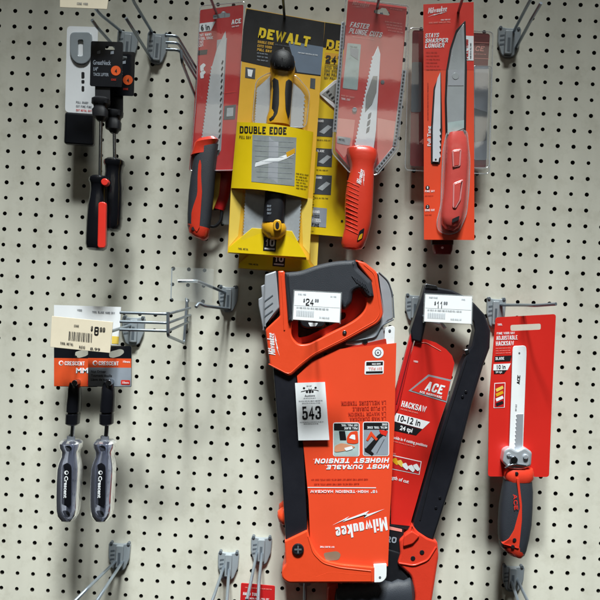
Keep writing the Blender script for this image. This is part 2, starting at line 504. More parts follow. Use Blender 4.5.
# ------------------------------------------------------------------ setting: perforated board
def make_board():
    m = bpy.data.materials.new('board_enamel'); m.use_nodes = True
    nt = m.node_tree; b = nt.nodes['Principled BSDF']
    tc = nt.nodes.new('ShaderNodeTexCoord')
    mp = nt.nodes.new('ShaderNodeMapping'); mp.inputs['Scale'].default_value = (9, 9, 1.1)
    n1 = nt.nodes.new('ShaderNodeTexNoise'); n1.inputs['Scale'].default_value = 1.6; n1.inputs['Detail'].default_value = 6
    n2 = nt.nodes.new('ShaderNodeTexNoise'); n2.inputs['Scale'].default_value = 22; n2.inputs['Detail'].default_value = 7; n2.inputs['Roughness'].default_value = .7
    nt.links.new(tc.outputs['Object'], mp.inputs['Vector']); nt.links.new(mp.outputs[0], n1.inputs['Vector']); nt.links.new(tc.outputs['Object'], n2.inputs['Vector'])
    r1 = nt.nodes.new('ShaderNodeValToRGB'); r1.color_ramp.elements[0].position = .3; r1.color_ramp.elements[1].position = .7
    r1.color_ramp.elements[0].color = (*lin((208, 206, 193)), 1); r1.color_ramp.elements[1].color = (*lin((230, 228, 214)), 1)
    nt.links.new(n1.outputs['Fac'], r1.inputs['Fac'])
    r2 = nt.nodes.new('ShaderNodeValToRGB'); r2.color_ramp.elements[0].position = .25; r2.color_ramp.elements[1].position = .5
    r2.color_ramp.elements[0].color = (.80, .79, .76, 1); r2.color_ramp.elements[1].color = (1, 1, 1, 1)
    nt.links.new(n2.outputs['Fac'], r2.inputs['Fac'])
    mx = nt.nodes.new('ShaderNodeMix'); mx.data_type = 'RGBA'; mx.blend_type = 'MULTIPLY'; mx.inputs['Factor'].default_value = 1
    nt.links.new(r1.outputs[0], mx.inputs['A']); nt.links.new(r2.outputs[0], mx.inputs['B']); nt.links.new(mx.outputs['Result'], b.inputs['Base Color'])
    b.inputs['Roughness'].default_value = .42; b.inputs['Specular IOR Level'].default_value = .35
    bp = nt.nodes.new('ShaderNodeBump'); bp.inputs['Strength'].default_value = .12; bp.inputs['Distance'].default_value = .002
    nt.links.new(n2.outputs['Fac'], bp.inputs['Height']); nt.links.new(bp.outputs[0], b.inputs['Normal'])
    MATS['board'] = m
    edge = mat('board_core', (46, 42, 36), .9)
    mb = MB(); R = .0033; T = .006; N = 12; q = PITCH / 2
    i0, i1, j0, j1 = -14, 38, -13, 33
    vs, fs, fe = [], [], []; rj = random.Random(5)
    cs = [(math.cos(2 * math.pi * (k + .5) / N), math.sin(2 * math.pi * (k + .5) / N)) for k in range(N)]
    for i in range(i0, i1 + 1):
        for j in range(j0, j1 + 1):
            cx, cz = i * PITCH - HX, HZ - j * PITCH
            o = len(vs); R = .0033 * rj.uniform(.93, 1.07); hx, hz = cx + rj.uniform(-.00022, .00022), cz + rj.uniform(-.00022, .00022)
            for (c, s) in cs:
                k = q / max(abs(c), abs(s)); vs.append(Vector((cx + c * k, 0, cz + s * k)))
            for (c, s) in cs: vs.append(Vector((hx + c * R, 0, hz + s * R)))
            for (c, s) in cs: vs.append(Vector((hx + c * R, T, hz + s * R)))
            for (a, b_) in ((1, 1), (-1, 1), (-1, -1), (1, -1)): vs.append(Vector((cx + a * q, 0, cz + b_ * q)))
            corner = {1: 0, 4: 1, 7: 2, 10: 3}
            for k in range(N):
                l = (k + 1) % N
                if k in corner: fs.append((o + k, o + 3 * N + corner[k], o + l, o + N + l, o + N + k))
                else: fs.append((o + k, o + l, o + N + l, o + N + k))
                fe.append((o + N + k, o + N + l, o + 2 * N + l, o + 2 * N + k))
    mb.add(vs, fs, 'board'); mb.m[:] = mb.m
    k = mb.mi('board_core')
    for f in fe: mb.f.append(f); mb.m.append(k)
    o = mb.build('pegboard_wall', None, Vector((0, 0, 0))); o['kind'] = 'structure'
    for p in o.data.polygons: p.use_smooth = False
    mat('cavity', (26, 24, 22), .9)
    mb = MB(); y = .03
    mb.add([Vector((-.75, y, -.7)), Vector((.75, y, -.7)), Vector((.75, y, .7)), Vector((-.75, y, .7))], [(0, 1, 2, 3)], 'cavity')
    o = mb.build('backing_wall', None, Vector((0, 0, 0))); o['kind'] = 'structure'
make_board()

# ------------------------------------------------------------------ peg hooks
def hook(cx, cy, w, h, prongs, label, r=2.4, rot=.05, group='peg hooks on the board'):
    t = thing('peg_hook', label, 'peg hook', P(cx, cy + h / 2, 0), group)
    def tr(x, y):
        return (cx + x * w / 2 - y * h / 2 * rot, cy + y * h / 2 + x * w / 2 * rot)
    out = [tr(*p) for p in [(-1, -.92), (-.85, -1), (-.3, -.92), (.3, -.92), (.85, -1), (1, -.92), (.95, .1), (.6, .85), (.3, 1), (-.3, 1), (-.6, .85), (-.95, .1)]]
    mb = MB(); mb.prism(rc(out, 1.5), 0.4, 5, 'plate', bev=.9)
    mb.prism(rc([tr(*p) for p in [(-.34, -.8), (.34, -.8), (.34, .8), (-.34, .8)]], 1.5), 4, 10, 'plate', bev=1)
    for k in (-.45, -.15, .15):
        mb.decal([tr(*p) for p in [(-.8, k), (-.42, k - .05), (-.42, k + .06), (-.8, k + .12)]], 5.3, 'plate_dark')
    mb.decal([tr(*p) for p in [(-.12, -.3), (.12, -.3), (.12, .6), (-.12, .6)]], 10.3, 'plate_dark')
    pl = mb.build('plate', t)
    for sx in (-.78, .78):
        x, y = tr(sx, -.95); MB().disc(x, y, 1.6, -4, 6.5, 'plate_dark', .4, 10).build('locking_peg', pl)
    for p in prongs:
        MB().tube(p, r, 'wire').build('prong', t)
    return t

hook(157, 48, 21, 31, [[(152, 60, 3), (131, 26, 108), (126, 18, 118)], [(152, 32, 3), (134, 2, 92), (130, -8, 110)]],
     'grey shield shaped hook with two prongs rising beside the black tool cards', rot=.08)
hook(127, 46, 21, 31, [[(121, 31, 3), (101, 15, 84), (96, 9, 96)], [(121, 54, 3), (97, 27, 104), (92, 20, 114)]],
     'grey hook carrying the black screwdriver cards at upper left', rot=.08)
hook(228, 299, 20, 26, [[(229, 309, 3), (205, 306, 112), (199, 303, 118), (196, 307, 124)], [(226, 293, 4), (214, 288, 60), (197, 281, 108), (178, 281, 114)]],
     'empty single grey hook with clear label flap, above the bare board')
hook(133, 331, 23, 29, [[(131, 325, 3), (112, 331, 104), (106, 333, 110)]], 'grey hook holding the orange and grey tool card beside the wire rack')
hook(119, 557, 22, 28, [[(117, 560, 3), (88, 588, 112), (74, 602, 128)], [(123, 561, 3), (104, 590, 96), (93, 607, 122)]],
     'lowest hook at the left, two prongs slanting out over bare board')
hook(228, 566, 21, 28, [[(224, 566, 3), (214, 596, 100), (208, 612, 130)], [(229, 568, 3), (227, 600, 100), (226, 616, 130)]],
     'lower of the two neighbouring hooks left of the big orange hacksaw')
hook(261, 551, 21, 28, [[(257, 551, 3), (252, 577, 90), (247, 600, 130)], [(262, 552, 3), (259, 583, 100), (258, 604, 130)]],
     'upper of the two neighbouring hooks, above the small red card')
hook(415, 308, 20, 27, [[(417, 312, 3), (433, 322, 100), (442, 324, 130), (445, 328, 134)], [(419, 302, 3), (436, 306, 110), (446, 306, 142)]],
     'hook behind the black frame of the angled hacksaw with the white price label')
hook(496, 313, 19, 30, [[(500, 305, 3), (522, 305, 60), (536, 305.5, 100), (556, 304, 128)]], 'hook holding the slim hacksaw card at the right')
hook(509, 42, 23, 30, [[(513, 33, 3), (527, 6, 84), (536, -10, 120)], [(516, 48, 3), (531, 20, 84), (541, 3, 110)]],
     'empty dark grey hook at upper right with two prongs', rot=.06)
hook(513, 579, 22, 26, [[(517, 579, 3), (532, 610, 110)], [(511, 580, 3), (521, 610, 100)]], 'empty grey hook below the slim hacksaw handle')
hook(312, 306, 20, 27, [[(313, 312, 3), (315, 314, 100), (317, 316, 148)]], 'hook passing through the handle of the big orange hacksaw')
# hooks carrying the top row (plates sit behind the packages)
for (x, y, px, py, d, lab) in ((221, 22, 208, -8, 112, 'hook carrying the red saw card left of the yellow packages'),
                               (286, 34, 283, -2, 104, 'hook carrying the front yellow and black saw package'),
                               (373, 26, 380, -6, 96, 'hook carrying the red package with the plunge cut saw'),
                               (452, 30, 464, -6, 104, 'hook carrying the bright orange folding knife card')):
    hook(x, y, 20, 27, [[(x, y + 2, 3), P(px, py, d)]], lab, r=2.1)

# wire racks: front wires run along the board, then bend back to it
def rack(front, back, label, bx, legs):
    t = thing('wire_rack', label, 'wire rack', P(*back[-1]), 'chrome wire racks')
    for f, b in zip(front, back):
        MB().tube([(bx, f[1] - (f[0] - bx) * .03, f[2]), f, b], 2.0, 'wire').build('wire', t)
    for l in legs: MB().tube(l, 2.2, 'wire').build('end_wire', t)
rack([(177, 36, 128), (178, 43, 128), (179, 50, 128)], [(201, 76, 6), (202, 83, 6), (203, 90, 6)],
     'chrome wire rack above, its three wires bending back behind the red saw card', 166,
     [[(181, 50, 126), (182, 62, 124), (199, 106, 2)], [(201, 70, 4), (201, 100, 4)]])
rack([(168, 314, 134), (168, 323, 134), (168, 331, 134)], [(190, 308, 6), (190, 315, 6), (188, 322, 6)],
     'chrome wire rack below, its end frame standing free against bare board', 120,
     [[(168, 312, 135), (168, 336, 134), (184, 343, 12), (187, 301, 4), (186, 298, -3)]])

# ------------------------------------------------------------------ signature lettering (script mark with a bolt)
def bolt_mark(mb, x1, y1, x2, y2, h, d, m, flip=1):
    """slanted heavy script word with a lightning bolt under it, along a baseline"""
    mb.caps('Milwaukee', x1, y1, x2, y2, h * 1.25, d, m, shear=.30, wt=.3)
    L = math.hypot(x2 - x1, y2 - y1); u = ((x2 - x1) / L, (y2 - y1) / L); n = (-u[1], u[0])
    def q(s, t): return (x1 + u[0] * s * L + n[0] * t * h, y1 + u[1] * s * L + n[1] * t * h)
    mb.decal([q(-.08, .78), q(.30, .48), q(.27, .62), q(.66, .32), q(.63, .46), q(1.04, .12), q(.74, .24), q(.77, .12), q(.36, .40), q(.39, .27)], d, m)

# ------------------------------------------------------------------ TOP ROW
# red pruning saw on a red card (two of them, one behind the other)
def red_saw():
    t = thing('pruning_saw', 'front red card with long toothed blade and grey and red handle hanging below', 'hand saw', P(210, 240, 40), 'red carded pruning saws')
    mb = MB(); d = 45
    card = rc([(200, 10), (243.5, 4.5), (242, 40), (238, 120), (233, 171), (189, 170.5), (193, 128)], 2)
    slot = rc([(213, 15), (221, 13), (222, 11), (225, 11), (226, 13), (230, 13), (230, 17), (213, 19)], 1)
    mb.prism(card, d - 1, d, 'red_dull', holes=[slot])
    mb.decal([(199.5, 23.5), (215.5, 21.5), (211, 30.5), (199, 32)], d + .4, 'white')
    mb.text('6 in', 201, 30.4, 210, 29.4, 5.4, d + .8, 'ink', bold=.03)
    for k, w in enumerate((15, 15, 10, 6)): mb.dashes(199, 36.6 + k * 3.5, 199 + w, 35.2 + k * 3.5, 2.6, d + .4, 'white', 100 + k)
    mb.decal([(198, 50.5), (207.5, 49.5), (207, 54), (197.5, 55)], d + .4, 'ink')
    mb.caps('ACE', 231.5, 24.6, 241, 23, 4.6, d + .5, 'white', shear=.2, wt=.24)
    mb.dashes(232, 27.4, 241, 26, 1.2, d + .5, 'white', 3)
    for k in range(2): mb.decal(rc([(200, 66 + k * 7), (203.5, 63 + k * 7), (206, 65 + k * 7), (203.5, 68 + k * 7), (204, 71 + k * 7), (200.5, 71.5 + k * 7)], 1), d + .4, 'white')
    mb.decal([(224.5, 106), (236, 104.5), (235, 119), (223.5, 119.5)], d + .4, 'grey_pic_dark')
    mb.decal([(227, 108), (233.5, 107.5), (233, 116), (226.5, 116.5)], d + .7, 'grey_pic')
    mb.dashes(221, 94, 237, 92, 1.2, d + .4, 'red_bright', 6)
    mb.decal([(217, 40), (227, 38), (221, 150), (212, 165), (208, 160), (214, 100)], d + .3, 'silver_paint')
    c = mb.build('card', t)
    mb = MB()
    out = [(225.5, 31), (226.5, 40), (223, 90), (219.5, 150)] + teeth((200.5, 152), (212, 66), 26, 1.3) + [(217, 48)]
    mb.prism(out, d + 2, d + 3.4, 'silver', .2)
    for k in range(13): mb.decal([(222.6 - k * .25, 60 + k * 6.2), (223.6 - k * .25, 61 + k * 6.2), (222.2 - k * .25, 64.4 + k * 6.2), (221.2 - k * .25, 63.4 + k * 6.2)], d + 3.9, 'ink')
    mb.disc(208, 143, 1.5, d + 3, d + 4.4, 'ink')
    mb.build('blade', t)
    mb = MB()
    mb.prism(rc([(200, 6), (245, 2), (240, 120), (235, 170), (190, 171), (196, 100)], 3), d + .9, d + 8, 'clear', 1.6).rim(rc([(200, 6), (245, 2), (240, 120), (235, 170), (190, 171), (196, 100)], 3), d + 1.2)
    mb.build('blister', c)
    mb = MB()
    # red collar
    mb.loft([(193, 150, 215, 146, d + 2, 22), (194.5, 144, 219, 140, d + 2, 26), (198, 140, 215, 137, d + 1, 18)][::-1] + [(191, 156, 213, 153, d + 2, 24)], 'red_plastic', sq=2.6)
    h = mb.build('collar', t)
    mb = MB()
    gs = [(196, 150, 219, 145, d, 26), (194, 160, 217, 157, d, 29), (191, 178, 215, 176, d, 30), (189, 196, 213.5, 195, d, 30), (188, 214, 211.5, 214, d, 29), (188, 226, 209.6, 229, d, 28), (189.6, 233, 208.6, 237, d, 27)]
    mb.loft(gs, 'rubber', sq=2.7, n=24)
    g = mb.build('grip', t)
    mb = MB()
    stripe = [(197.5, 160), (200, 160), (199.5, 190), (205, 236.5), (192, 232), (189.5, 226), (194, 205)]
    mb.loft([(187.8, 224, 209.9, 229, d, 28.6), (189.4, 233, 208.8, 237, d, 28), (193, 236, 206, 240, d, 24), (197, 237.8, 203, 240.6, d, 14)], 'red_plastic', sq=2.7)
    mb.wrap(rc([(198.6, 160), (201.4, 160), (201, 176), (202, 192), (199.4, 228), (197, 232), (191, 228), (189.4, 222), (192.6, 208), (197.4, 194), (197.6, 176)], 1.2), surf(gs, 2.7, 1.2), 'red_plastic')
    mb.disc(193.4, 228.5, 1.9, d + 4, d + 14.4, 'ink')
    mb.build('end_cap', g)
    return t
rs = red_saw()

def rear_saw():
    t = thing('pruning_saw', 'rear red saw card mostly hidden, yellow lined handle showing beside the front grip', 'hand saw', P(222, 225, 12), 'red carded pruning saws')
    mb = MB(); mb.prism(rc([(205, 30), (238, 28), (233, 176), (204, 176)], 2), 19, 20, 'red_dull'); mb.build('card', t)
    mb = MB(); mb.loft([(214, 165, 234, 165, 16, 14), (214, 180, 232, 181, 16, 15), (213, 196, 229, 198, 16, 15), (212, 208, 224, 211, 16, 14)], 'red_dull', sq=2.6); g = mb.build('grip', t)
    mb = MB(); mb.prism(rc([(214, 172), (221, 173), (219, 195), (213, 211), (210, 206)], 2), 22, 25, 'yellow_pale', .8); mb.build('grip_inlay', g)
    mb = MB(); mb.tube([(212, 209, 18), (222, 208, 18), (221, 221, 18), (215, 227, 18), (208, 226, 18)], 2.6, 'black'); mb.build('lanyard_loop', t)
    mb = MB(); mb.prism(rc([(222, 205), (238, 180), (240, 226), (219, 224)], 2), 12, 16, 'clear_milky', .8); mb.build('blister', t)
rear_saw()

# yellow double edge pull saw package
def yellow_pack():
    t = thing('pull_saw', 'front yellow saw package with black round knob handle and yellow paper sleeve', 'hand saw', P(268, 262, 50), 'yellow boxed pull saws')
    d = 56; mb = MB()
    slot = rc([(274, 25), (281, 26), (283, 23.5), (287, 24), (288, 27), (296, 28), (295.5, 31), (274, 28)], 1)
    mb.prism([(246, 8), (325, 22), (320, 90), (315, 162), (309, 260), (227.5, 253), (231, 188), (237, 122)], d - 1.2, d, 'yellow_warm', holes=[slot])
    hd = [(246.4, 8.6), (324.7, 22.4), (320.6, 76), (296, 73), (268, 67), (241, 61)]
    # header: dark at the top left, blue grey haze painted on at the right
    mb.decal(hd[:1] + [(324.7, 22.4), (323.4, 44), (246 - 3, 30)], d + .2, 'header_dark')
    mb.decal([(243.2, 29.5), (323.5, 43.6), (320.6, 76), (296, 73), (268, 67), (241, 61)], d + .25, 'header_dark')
    mb.decal([(288, 41), (323.2, 47), (320.7, 75), (297, 72)], d + .5, 'header_haze')
    mb.caps('DEWALT', 258, 37.4, 309, 47.0, 10.2, d + .9, 'yellow', wt=.3)
    for k, (w, s) in enumerate(((16, 'DOUBLE EDGE'), (14, 'CUTS WOOD'), (14, 'PULL SAW'))): mb.caps(s, 257.6 - k * .3, 43 + k * 3.8, 257.6 + w, 45 + k * 3.9, 2.6, d + .9, 'yellow_warm', wt=.24)
    mb.dashes(275, 45, 292, 47.5, 1.3, d + .9, 'ink_soft', 8)
    for k in range(3): mb.dashes(257, 53.5 + k * 3.4, 268, 55 + k * 3.4, 1.3, d + .9, 'grey_card', 18 + k)
    mb.dashes(298, 53, 319, 56, 1.1, d + .9, 'white', 9)
    mb.decal([(245.5, 67), (255.5, 68.5), (255, 79), (245, 77.5)], d + .3, 'grey_pic_dark')
    mb.decal([(247.5, 69), (253, 70), (251.5, 77), (248, 76)], d + .6, 'white')
    mb.decal([(310.5, 78), (315.5, 78.6), (315, 89), (310, 88)], d + .3, 'grey_pic_dark')
    # lower part of the card: pale sides, bright yellow trapezoid
    mb.decal([(231, 190), (243, 190), (238, 236), (228.6, 247)], d + .2, 'yellow_pale')
    mb.decal([(301, 196), (312.6, 199), (309.5, 254), (303, 246)], d + .2, 'yellow_pale')
    c = mb.build('card', t)
    mb = MB(); f = d + 6.6
    mb.prism([(228, 252.4), (228.6, 247.5), (252, 228), (292, 231), (306.5, 257.5)], d + .6, f, 'yellow', .3)
    mb.decal([(264, 236.5), (276.6, 237.6), (275.6, 251.6), (263, 250.6)], f + .3, 'ink')
    mb.caps('10', 265.4, 246, 274.4, 246.7, 7.4, f + .6, 'white', wt=.24)
    mb.decal([(264.6, 247.6), (274.8, 248.4), (274.6, 250), (264.4, 249.2)], f + .6, 'white')
    mb.dashes(238, 249.4, 249.5, 250.2, 1.7, f + .4, 'ink', 5)
    mb.build('card_flap', c)
    # blade halves
    mb = MB()
    up_l = [(270, 76), (270, 124)] + teeth((254, 124), (256, 92), 12, -1.0) + [(257, 88), (267, 79)]
    up_r = [(289, 76), (290, 80), (301, 90), (305, 96)] + teeth((304, 97), (302, 128), 8, 1.6) + [(288, 128)]
    for o in (up_l, up_r): MB().prism(o, d + 4, d + 5.2, 'silver', .2).build('blade', t)
    for o in ([(266, 186), (263, 228), (262, 240)] + teeth((243.5, 240), (246, 190), 16, 1.0), [(285, 188), (284, 238), (284, 240)] + teeth((298, 241), (301, 194), 14, -1.2)): MB().prism(o, d + 4, d + 5.2, 'blade_matte', .2).build('blade', t)
    # handle
    mb = MB()
    hd_ = [(271, 60, 295, 62, d + 9, 22), (270, 70, 295, 72.5, d + 9, 25), (271.4, 77, 293.6, 79.6, d + 9, 24), (271, 88, 292.4, 90, d + 9, 24), (270, 100, 291.4, 102, d + 9, 25), (269, 111, 290.6, 113, d + 9, 26), (266.6, 118, 290.6, 119.6, d + 9, 27), (266, 125, 290, 126, d + 9, 27)]; mb.loft(hd_, 'yellow_cap', sq=2.3, n=32)
    h = mb.build('handle', t)
    mb = MB()
    kn = [(282, 50, 284.5, 50.4, d + 12, 8), (276, 52.4, 290, 53.6, d + 12, 22), (272, 56, 294, 58, d + 12, 30), (270, 62, 295, 64.4, d + 12, 32), (271, 68, 294, 70.6, d + 12, 32), (274, 71, 291, 73.2, d + 12, 28)]
    mb.loft(kn, 'rubber_black', n=24, sq=2.3)
    for k in range(5): mb.tube([P(275 + k * 3.6, 57 + k * .5, d + 24.5 + (2 - abs(k - 2)) * 1.6), P(274.6 + k * 3.6, 66 + k * .5, d + 24.5 + (2 - abs(k - 2)) * 1.6)], .8, 'rubber_black', 6)
    mb.loft([(281.5, 48.4, 285.6, 48.8, d + 12, 8), (280.5, 51, 286, 51.4, d + 14, 12)], 'black')
    mb.build('knob', h)
    mb = MB()
    for o in ([(270.6, 81), (274, 77.6), (278.4, 79.6), (279.2, 90), (279, 104), (277.4, 113), (272, 121), (268.6, 121), (269.4, 108), (270.8, 92)], [(285.8, 81), (289, 78.8), (292.6, 82), (292, 92), (291, 104), (290, 114), (288.4, 119), (285.6, 108), (285, 92)]):
        MB().wrap(rc(o, 1.4), surf(hd_, 2.3, .9), 'rubber_black', 8, 20).build('side_grip', h)
    mb = MB()
    mb.loft([(266.5, 180, 287, 181, d + 8, 24), (265, 196, 286, 198, d + 8, 25), (264, 210, 285, 212, d + 8, 25), (262.5, 222, 284, 224, d + 8, 25)], 'black', sq=2.6, n=24)
    [mb.dashes(267, 207 + k * 3.6, 272, 207.4 + k * 3.6, 2.2, d + 20.9, 'grey_card', 4 + k) for k in range(3)]
    mb.build('shaft', h)
    mb = MB()
    mb.loft([(262.5, 222, 285, 224, d + 8, 24), (261.5, 226, 286.5, 228, d + 8, 27), (262.5, 232, 285.5, 234, d + 8, 27), (267, 237.4, 281, 238.6, d + 8, 20), (271, 239.2, 277, 239.7, d + 8, 10)], 'yellow_cap', n=24)
    mb.prism(rc([(273, 222), (276, 219.4), (280, 219.8), (281.6, 223), (281, 230), (277, 231.6), (273.6, 230)], 2.4), d + 12, d + 24, 'yellow_cap', 1)
    mb.decal(ring(277.3, 225.4, 1.9, 14, 3.6), d + 24.4, 'ink')
    mb.build('end_cap', h)
    # paper sleeve
    xl = lambda y: 237 - (y - 122) * .09; xr = lambda y: 313.4 - (y - 132) * .085
    def dep(x, y):
        u = min(1, max(0, (x - xl(y)) / (xr(y) - xl(y)))); return d + 1.5 + 24 * math.sin(math.pi * u) ** .75
    def pt(u, v):
        yt = 122 + 10 * u - 2.5 * math.sin(math.pi * u); yb = 188 + 11 * u - 2.6 * math.sin(math.pi * u)
        y = yt + (yb - yt) * v; x = xl(y) + (xr(y) - xl(y)) * u
        return P(x, y, dep(x, y))
    mb = MB(); mb.grid(pt, 64, 10, 'yellow')
    up = lambda k: (lambda x, y: dep(x, y) + k * .33)
    mb.caps('DOUBLE EDGE', 239.6, 133.0, 286.5, 134.2, 7.0, up(1.4), 'ink', wt=.22)
    mb.caps('PULL SAW', 239.2, 138.4, 251, 138.8, 2.9, up(1.4), 'ink', wt=.2)
    win = [(252.5 + 44 * k / 16 , 134.6 + 3 * k / 16) for k in range(17)] + [(294.4 - 43 * k / 16, 186 - 4.4 * k / 16) for k in range(17)]
    ti = 10
    for a in range(16):
        x0, x1 = 252.5 + 44 * a / 16, 252.5 + 44 * (a + 1) / 16; y0, y1 = 134.6 + 3 * a / 16, 134.6 + 3 * (a + 1) / 16
        b0, b1 = (251.4 + 43 * a / 16, 181.6 + 4.4 * a / 16), (251.4 + 43 * (a + 1) / 16, 181.6 + 4.4 * (a + 1) / 16)
        mb.decal([(x0, y0), (x1, y1), b1, b0], up(.9), 'photo_window')
    mb.wrap([(269, 137), (278.6, 137.6), (277.6, 183.4), (268, 182.6)], up(1.15), 'silver_paint', 6, 10)
    mb.wrap([(255, 163), (270, 158), (284, 156), (294, 150), (294.6, 154), (284, 160), (270, 163), (255, 167)], up(1.8), 'white', 16, 8)
    mb.wrap([(286, 152.6), (295, 148), (295, 153), (287, 157)], up(2.2), 'yellow_cap')
    for a in range(8): mb.wrap([(254 + a * .4, 140 + a * 5.2), (293.4 - a * .2, 142 + a * 5.2), (293.4 - a * .2, 142.5 + a * 5.2), (254 + a * .4, 140.5 + a * 5.2)], up(1.5), 'ink_faint', 2, 12)
    for k in range(6): mb.dashes(296, 174 + k * 2.9, 308.5, 176 + k * 2.9, 1.3, up(1.2), 'ink', 30 + k)
    s = mb.build('sleeve', t)
    MB().prism(rc([(256, 80), (270, 72), (296, 75), (310, 92), (306, 128), (252, 124)], 6), d + .9, d + 7, 'clear', 1.2).rim(rc([(256, 80), (270, 72), (296, 75), (310, 92), (306, 128), (252, 124)], 6), d + 5).build('blister', c)
    MB().prism(rc([(246, 192), (302, 198), (299, 244), (286, 236), (262, 234), (240, 242)], 5), d + 1, d + 7, 'clear', 1.2).build('blister', c)
    return t
yp = yellow_pack()
sh = P(272, 270, 56) - P(266, 258, 56)
yb = dup(yp, (sh.x * .9 + .004, .036, sh.z * 1.15), 'rear yellow saw package, only its lower edge showing beneath the front one')

def yellow_side():
    t = thing('pull_saw', 'right hand yellow saw package with a column of small pictures, tucked under the red package', 'hand saw', P(325, 236, 22), 'yellow boxed pull saws')
    d = 26; mb = MB()
    mb.prism([(312, 20), (352, 26), (345, 237), (299, 233)], d - 1.2, d, 'yellow', )
    mb.decal([(312.2, 20.4), (351.7, 26.4), (350.9, 50), (311.6, 46)], d + .3, 'header_dark')
    mb.caps('DE', 326, 48.6, 342, 50.6, 9.4, d + .7, 'yellow', wt=.26)
    mb.decal([(325, 52.4), (349.6, 55), (349, 60), (324.7, 57.4)], d + .3, 'yellow_warm')
    mb.caps('24T', 325.4, 62.4, 342, 64, 7.4, d + .8, 'ink', wt=.22); mb.decal([(324.8, 63.6), (349, 66), (348.8, 66.6), (324.8, 64.2)], d + .8, 'ink')
    for k in range(4): mb.dashes(324.6 - k * .2, 68 + k * 3.6, 341, 69.4 + k * 3.6, 2.4, d + .6, 'ink', 110 + k)
    mb.prism(rc([(318.5, 94), (336, 79), (346, 85), (343, 112), (336, 110)], 3), d + .2, d + 2, 'white', .4)
    mb.decal([(322, 94), (336, 83), (341, 88), (338, 105)], d + 2.4, 'steel')
    for k in range(4): mb.decal([(326 + k * 2.4, 92 + k * 3), (329 + k * 2.4, 90 + k * 3), (329.6 + k * 2.4, 91.6 + k * 3), (327 + k * 2.4, 94 + k * 3)], d + 2.7, 'ink')
    for k, (y0, y1) in enumerate(((118, 137), (148, 167), (174.6, 195))):
        mb.decal([(317 - k * .8, y0), (333.6 - k * .8, y0 + 1), (332.4 - k * .8, y1), (315.8 - k * .8, y1 - 1)], d + .3, 'grey_pic_dark')
        mb.dashes(317.6 - k * .8, y0 + 4, 329 - k * .8, y0 + 4.6, 2.4, d + .6, 'white', 120 + k)
        mb.decal([(319 - k * .8, y0 + 14), (328 - k * .8, y0 + 7), (332 - k * .8, y0 + 9), (324 - k * .8, y0 + 16)], d + .6, 'grey_pic')
        mb.dashes(316 - k * .8, y1 + 3.4, 331 - k * .8, y1 + 4.2, 1.2, d + .4, 'ink', 50 + k)
    mb.decal([(311.4, 207), (327, 208.4), (326, 227.6), (310.4, 226.2)], d + .3, 'grey_card')
    for k in range(4): mb.dashes(312.4 - k * .2, 213 + k * 4.3, 325.4 - k * .2, 214 + k * 4.3, 2.9, d + .6, ('white', 'ink')[k % 2], 130 + k)
    mb.dashes(308, 231.6, 314, 232, 1.2, d + .4, 'ink', 61)
    mb.disc(342, 221, 1.2, d - .5, d + .6, 'ink')
    mb.build('card', t)
yellow_side()

